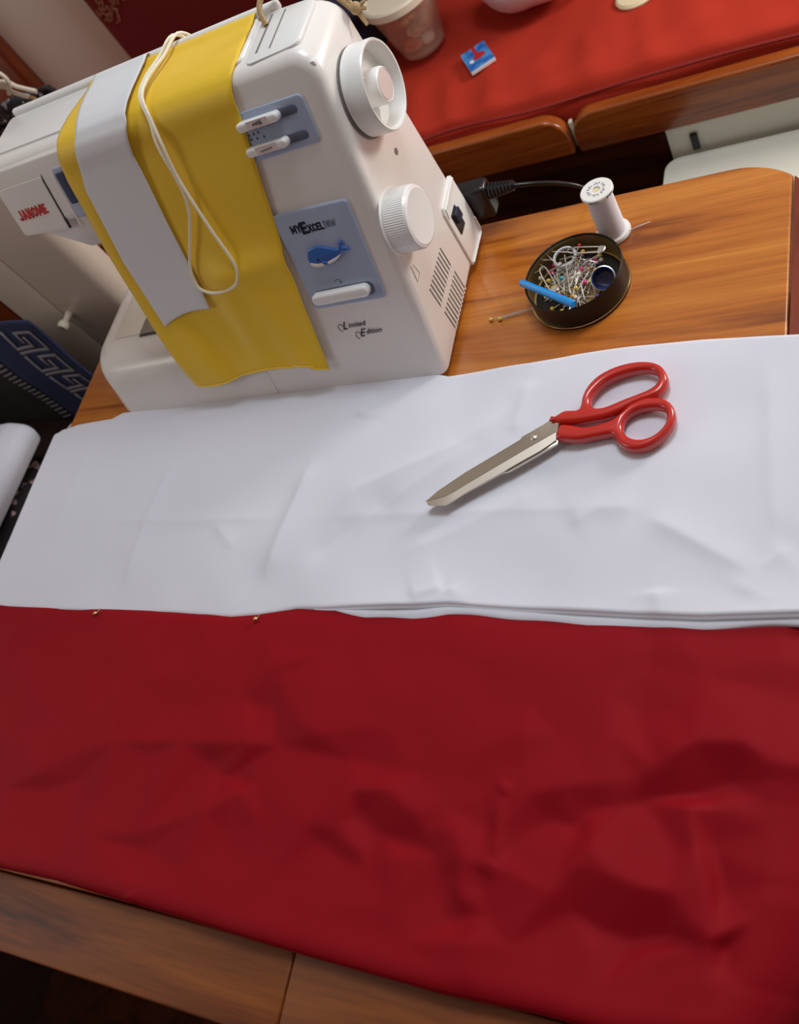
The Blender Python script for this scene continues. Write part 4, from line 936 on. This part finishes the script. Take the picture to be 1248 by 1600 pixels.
shaft_me = local_mesh(tube([(0, 0, 0), (.031, 0, 0), (.034, 0, 0)], [.00045, .00045, .0001], 5), 'shaft'); shaft_me.materials.append(M_steel)
head_me = {}
for nme, m in head_mats.items():
    q = bmesh.new(); bmesh.ops.create_icosphere(q, subdivisions=2, radius=.0019); me = local_mesh(q, 'head'); me.materials.append(m)
    for p in me.polygons: p.use_smooth = True
    head_me[nme] = me
def pin(loc, az, el, colour, label, group, name='dressmaking_pin'):
    t = thing(name, label, 'pin', loc, group); t.rotation_euler = (0, -el, az)
    for nm, me in (('shaft', shaft_me), ('head', head_me[colour])):
        o = bpy.data.objects.new(nm, me); C.objects.link(o); o.parent = t
    return t
# pins whose heads the photograph shows, then the loose filling
shown = [((-0.2586,0.5103), 'pink'), ((-0.2484,0.5015), 'yellow'), ((-0.2464,0.4956), 'teal'), ((-0.2559,0.4950), 'yellow'), ((-0.2475,0.4850), 'red'), ((-0.2516,0.4881), 'yellow'), ((-0.2345,0.4805), 'pink'), ((-0.2337,0.4848), 'yellow'), ((-0.2276,0.4908), 'pink'), ((-0.2249,0.4945), 'yellow'), ((-0.2315,0.5041), 'pink'), ((-0.2334,0.4991), 'white'), ((-0.2358,0.5254), 'pink'), ((-0.2284,0.5161), 'yellow'), ((-0.2319,0.5207), 'gold'), ((-0.2177,0.4766), 'white'), ((-0.2359,0.4906), 'black'), ((-0.2667,0.5037), 'white'), ((-0.2519,0.5106), 'white'), ((-0.2399,0.4987), 'yellow'), ((-0.2355,0.4772), 'gold'), ((-0.2236,0.5068), 'yellow'), ((-0.2459,0.5106), 'white'), ((-0.2363,0.5321), 'red')]
for k, ((x, y), col) in enumerate(shown):
    v = Vector((x, y, 0))-TC; r = v.length
    if r > .033: v = v*(.033/r); x, y = TC.x+v.x, TC.y+v.y
    az = math.atan2(-v.y, -v.x)+rs.uniform(-.7, .7)
    dx_, dy_ = x-TC.x, y-TC.y
    zone = ('at the centre of the heap' if math.hypot(dx_, dy_) < .010 else 'towards the '+('back' if dy_ > .008 else 'front' if dy_ < -.008 else 'middle')+('' if abs(dx_) < .008 else ' right' if dx_ > 0 else ' left')+' of the heap')
    pin((x, y, .0075+.0065*rs.random()+.0022*(k % 3)), az, rs.uniform(-.12, .06), col, col+'-headed pin showing '+zone+' in the tin', col+'-headed pins on top in the tin')
for k in range(76):
    a = rs.random()*6.28; r = .031*math.sqrt(rs.random()); az = a+PI+rs.uniform(-.8, .8)
    x, y = TC.x+r*math.cos(a), TC.y+r*math.sin(a)
    # keep the tip inside the tin
    tx, ty = x+.034*math.cos(az)-TC.x, y+.034*math.sin(az)-TC.y
    if math.hypot(tx, ty) > .036: az = a+PI
    qx, qy = (-0.2121,0.4908)
    if any(math.hypot(x+f*.034*math.cos(az)-qx, y+f*.034*math.sin(az)-qy) < .0125 for f in (0, .25, .5, .75, 1)): continue
    col = ['yellow', 'white', 'yellow', 'gold', 'pink', 'white', 'black', 'yellow', 'violet', 'white'][k % 10]
    pin((x, y, .0052+.009*k/76), az, rs.uniform(-.05, .05), col, col+'-headed pin buried in the heap in the black tin', 'buried '+col+'-headed pins in the tin')
# two yellow-headed pins leaning out on the table
pin((*(-0.3121,0.4791), .0020), .10, .03, 'yellow', 'yellow-headed pin on the table left of the tin, outermost', None, 'table_pin')
pin((*(-0.3037,0.4782), .0020), .16, .03, 'yellow', 'yellow-headed pin on the table left of the tin, nearer the tin', None, 'table_pin')
# big needles across the heap
def needle(a, c, z0, z1, r=.0007):
    mx, my = (a[0]+c[0])/2-TC.x, (a[1]+c[1])/2-TC.y; L_ = math.hypot(c[0]-a[0], c[1]-a[1]); ang = math.degrees(math.atan2(c[1]-a[1], c[0]-a[0])) % 180
    lab = ('long' if L_ > .022 else 'short')+' steel needle '+('lying left to right' if ang < 25 or ang > 155 else 'slanting back right' if ang < 70 else 'pointing straight back' if ang < 110 else 'slanting back left')+' on the '+('back' if my > .006 else 'front' if my < -.006 else 'middle')+(' left' if mx < -.006 else ' right' if mx > .006 else '')+' of the pin heap'
    tag(obj('needle', tube([(a[0], a[1], z0), ((a[0]+c[0])/2, (a[1]+c[1])/2, (z0+z1)/2+.0003), (c[0], c[1], z1)], [r*.9, r, r*.3], 6), M_steel, origin=(a[0], a[1], z0)), lab, 'needle', 'needles in the pin tin')
for a, c, z0, z1 in [((-0.2596,0.5045), (-0.2303,0.5143), .019, .020), ((-0.2710,0.5070), (-0.2616,0.5100), .018, .018), ((-0.2634,0.5245), (-0.2511,0.5104), .019, .018), ((-0.2704,0.5207), (-0.2566,0.5173), .018, .018), ((-0.2464,0.5191), (-0.2364,0.4783), .0195, .0175), ((-0.2549,0.5034), (-0.2446,0.4853), .018, .0175), ((-0.2295,0.4883), (-0.2243,0.4705), .017, .016), ((-0.2402,0.5065), (-0.2138,0.5108), .019, .0195), ((-0.2308,0.5121), (-0.2178,0.5059), .018, .018), ((-0.2359,0.5180), (-0.2147,0.5161), .019, .0195), ((-0.2502,0.5149), (-0.2327,0.5163), .0195, .019), ((-0.2454,0.4909), (-0.2348,0.4931), .018, .018), ((-0.2448,0.4971), (-0.2419,0.4794), .017, .017), ((-0.2672,0.5146), (-0.2597,0.5078), .0185, .018), ((-0.2587,0.5267), (-0.2301,0.5184), .0185, .018)]:
    needle(a, c, z0, z1, .0006)
def safety(a, c, z, lab):
    a, c = Vector((*a, z)), Vector((*c, z)); t = (c-a).normalized(); n = Vector((-t.y, t.x, 0)); L_ = (c-a).length
    s_ = thing('safety_pin', lab, 'safety pin', tuple(a))
    obj('wire', tube(smooth2([tuple(a+t*L_*.95+n*.003), tuple(a+t*L_*.5+n*.0032), tuple(a+n*.0026), tuple(a-t*.003), tuple(a-n*.0026), tuple(a+t*L_*.5-n*.003), tuple(a+t*L_*.97-n*.0024)], 5, False), .0006, 6), M_steel, s_)
    obj('clasp', prism(roundpoly([(-.003, -.0038), (.003, -.0034), (.003, .0034), (-.003, .0038)], .0018, 3), lambda x, y, d: c+t*x+n*y+Vector((0, 0, d)), -.001, .001, .0004, .0004, 1), M_steel, s_)
safety((-0.2408,0.5219), (-0.2151,0.5162), .0205, 'steel safety pin lying at the back of the tin')
safety((-0.2635,0.5077), (-0.2501,0.4829), .0195, 'steel safety pin lying at the left side of the tin')
rg = lathe([(.0080, .0), (.0098, .0), (.0102, .0012), (.0096, .0024), (.0082, .0024), (.0078, .0012)], 'Z', (*(-0.2471,0.5192), .0160), 32, close=True)
bmesh.ops.rotate(rg, verts=rg.verts, cent=(*(-0.2471,0.5192), .0170), matrix=Matrix.Rotation(.12, 3, 'X'))
tag(obj('steel_ring', rg, M_strip, origin=(*(-0.2471,0.5192), .0160)), 'pale ring lying on the pins in the tin', 'ring')
# blue tube across the rim
a, c = Vector((-.2765, .4905, .0265)), Vector((-.2275, .4585, .0262))
tb2 = thing('blue_tube', 'bright blue needle tube resting across the tin rim', 'tube', tuple(a))
q = bmesh.new(); t = (c-a).normalized(); n1 = Vector((-t.y, t.x, 0)); n2 = t.cross(n1)
prof = [(0, 0), (.0026, 0), (.0030, .0006), (.0030, .0575), (.0026, .058), (0, .058)]
lathe(prof, 'Z', (0, 0, 0), 24, q)
mt = Matrix((n1, n2, t)).transposed()
for v in q.verts: v.co = a+mt @ v.co
obj('tube', q, M_tube, tb2)
obj('end_plug', lathe([(0, -.0006), (.0024, -.0006), (.0024, 0)], 'Z', (0, 0, 0), 18) if False else newbox(tuple(a-Vector((.0012, .0012, .0012))), tuple(a+Vector((.0006, .0006, .0006))), .0004), M_bobb, tb2)
# dark blue bobbin leaning in the tin
bo = thing('thimble', 'dark blue thimble with open mouth leaning at the right side of the tin', 'thimble', (*(-0.2123,0.4921), .012))
mr = Vector((0, 0, 1)).rotation_difference(Vector((.12, -.50, .80))).to_matrix()
def place(q):
    for v in q.verts: v.co = mr @ v.co+Vector((*(-0.2121,0.4908), .0140))
    return q
obj('cup', place(lathe([(0, -.008), (.0070, -.008), (.0084, -.006), (.0092, .004), (.0090, .0044), (.0084, .004), (.0072, -.006), (0, -.0068)], 'Z', (0, 0, 0), 32)), M_bobb, bo)
obj('mouth_rim', place(lathe([(.0089, .0038), (.0096, .0038), (.0097, .0046), (.0090, .0048)], 'Z', (0, 0, 0), 32, close=True)), M_steel, bo, label='bright steel rim')
# ------------------------------------------------------------------ thread spool
SC_ = Vector((-.2150, .5520, 0))
sp = thing('thread_spool', 'white thread spool standing behind the pin tin', 'spool', tuple(SC_))
obj('base_flange', lathe([(0, .0002), (.0138, .0002), (.0145, .001), (.0145, .003), (.0138, .0042), (.0108, .0046), (0, .0046)], 'Z', SC_, 40), M_cap, sp)
prof = [(0, .0046), (.0100, .0046)]
z = .0050; k = 0
while z < .0452:
    prof += [(.0106+.0006*(1-z/.05), z), (.0102+.0006*(1-z/.05), z+.0006)]; z += .0010; k += 1
obj('thread', lathe(prof+[(.0096, .0458), (0, .0458)], 'Z', SC_, 40), M_thread, sp, ang=60)
cp = obj('top_cap', lathe([(0, .0458), (.0124, .0458), (.0131, .0464), (.0131, .0486), (.0124, .0494), (.0034, .0494), (.0030, .0480), (0, .0478)], 'Z', SC_, 44), M_cap, sp)
obj('spindle_hole', lathe([(0, .0481), (.0029, .0481), (.0029, .0486), (0, .0487)], 'Z', SC_, 20), M_yellowish, cp)
# printed ring of tiny marks on the cap and rim
b = bmesh.new()
for k in range(30):
    a_ = 2*PI*k/30+.05
    if k % 5 == 0: continue
    r0, r1 = (.0052, .0068) if k % 2 else (.0060, .0078)
    q = [(SC_.x+r*math.cos(a_+da), SC_.y+r*math.sin(a_+da)) for r, da in ((r0, -.05), (r1, -.05), (r1, .05), (r0, .05))]
    prism(q, fxy, .0492, .0496, bm=b)
obj('cap_print', b, M_greyink, cp, label='ring of small grey printing')
b = bmesh.new()
for k in range(9):
    a_ = -1.9+k*.13+(.5 if k > 4 else 0)
    for (h0, h1) in (((.0466, .0484),) if k % 2 else ((.0468, .0474), (.0478, .0484))):
        P_ = [(SC_.x+r*math.cos(a_+da), SC_.y+r*math.sin(a_+da)) for r, da in ((.0130, -.03), (.0133, -.03), (.0133, .03), (.0130, .03))]
        prism(P_, fxy, h0, h1, bm=b)
obj('rim_print', b, M_ink, cp, label='small dark printing round the rim')
obj('thread_end', tube([(SC_.x+.0140, SC_.y-.003, .0035), (SC_.x+.020, SC_.y+.000, .0028), (SC_.x+.030, SC_.y+.004, .0014)], .00035, 5), M_thread, sp)
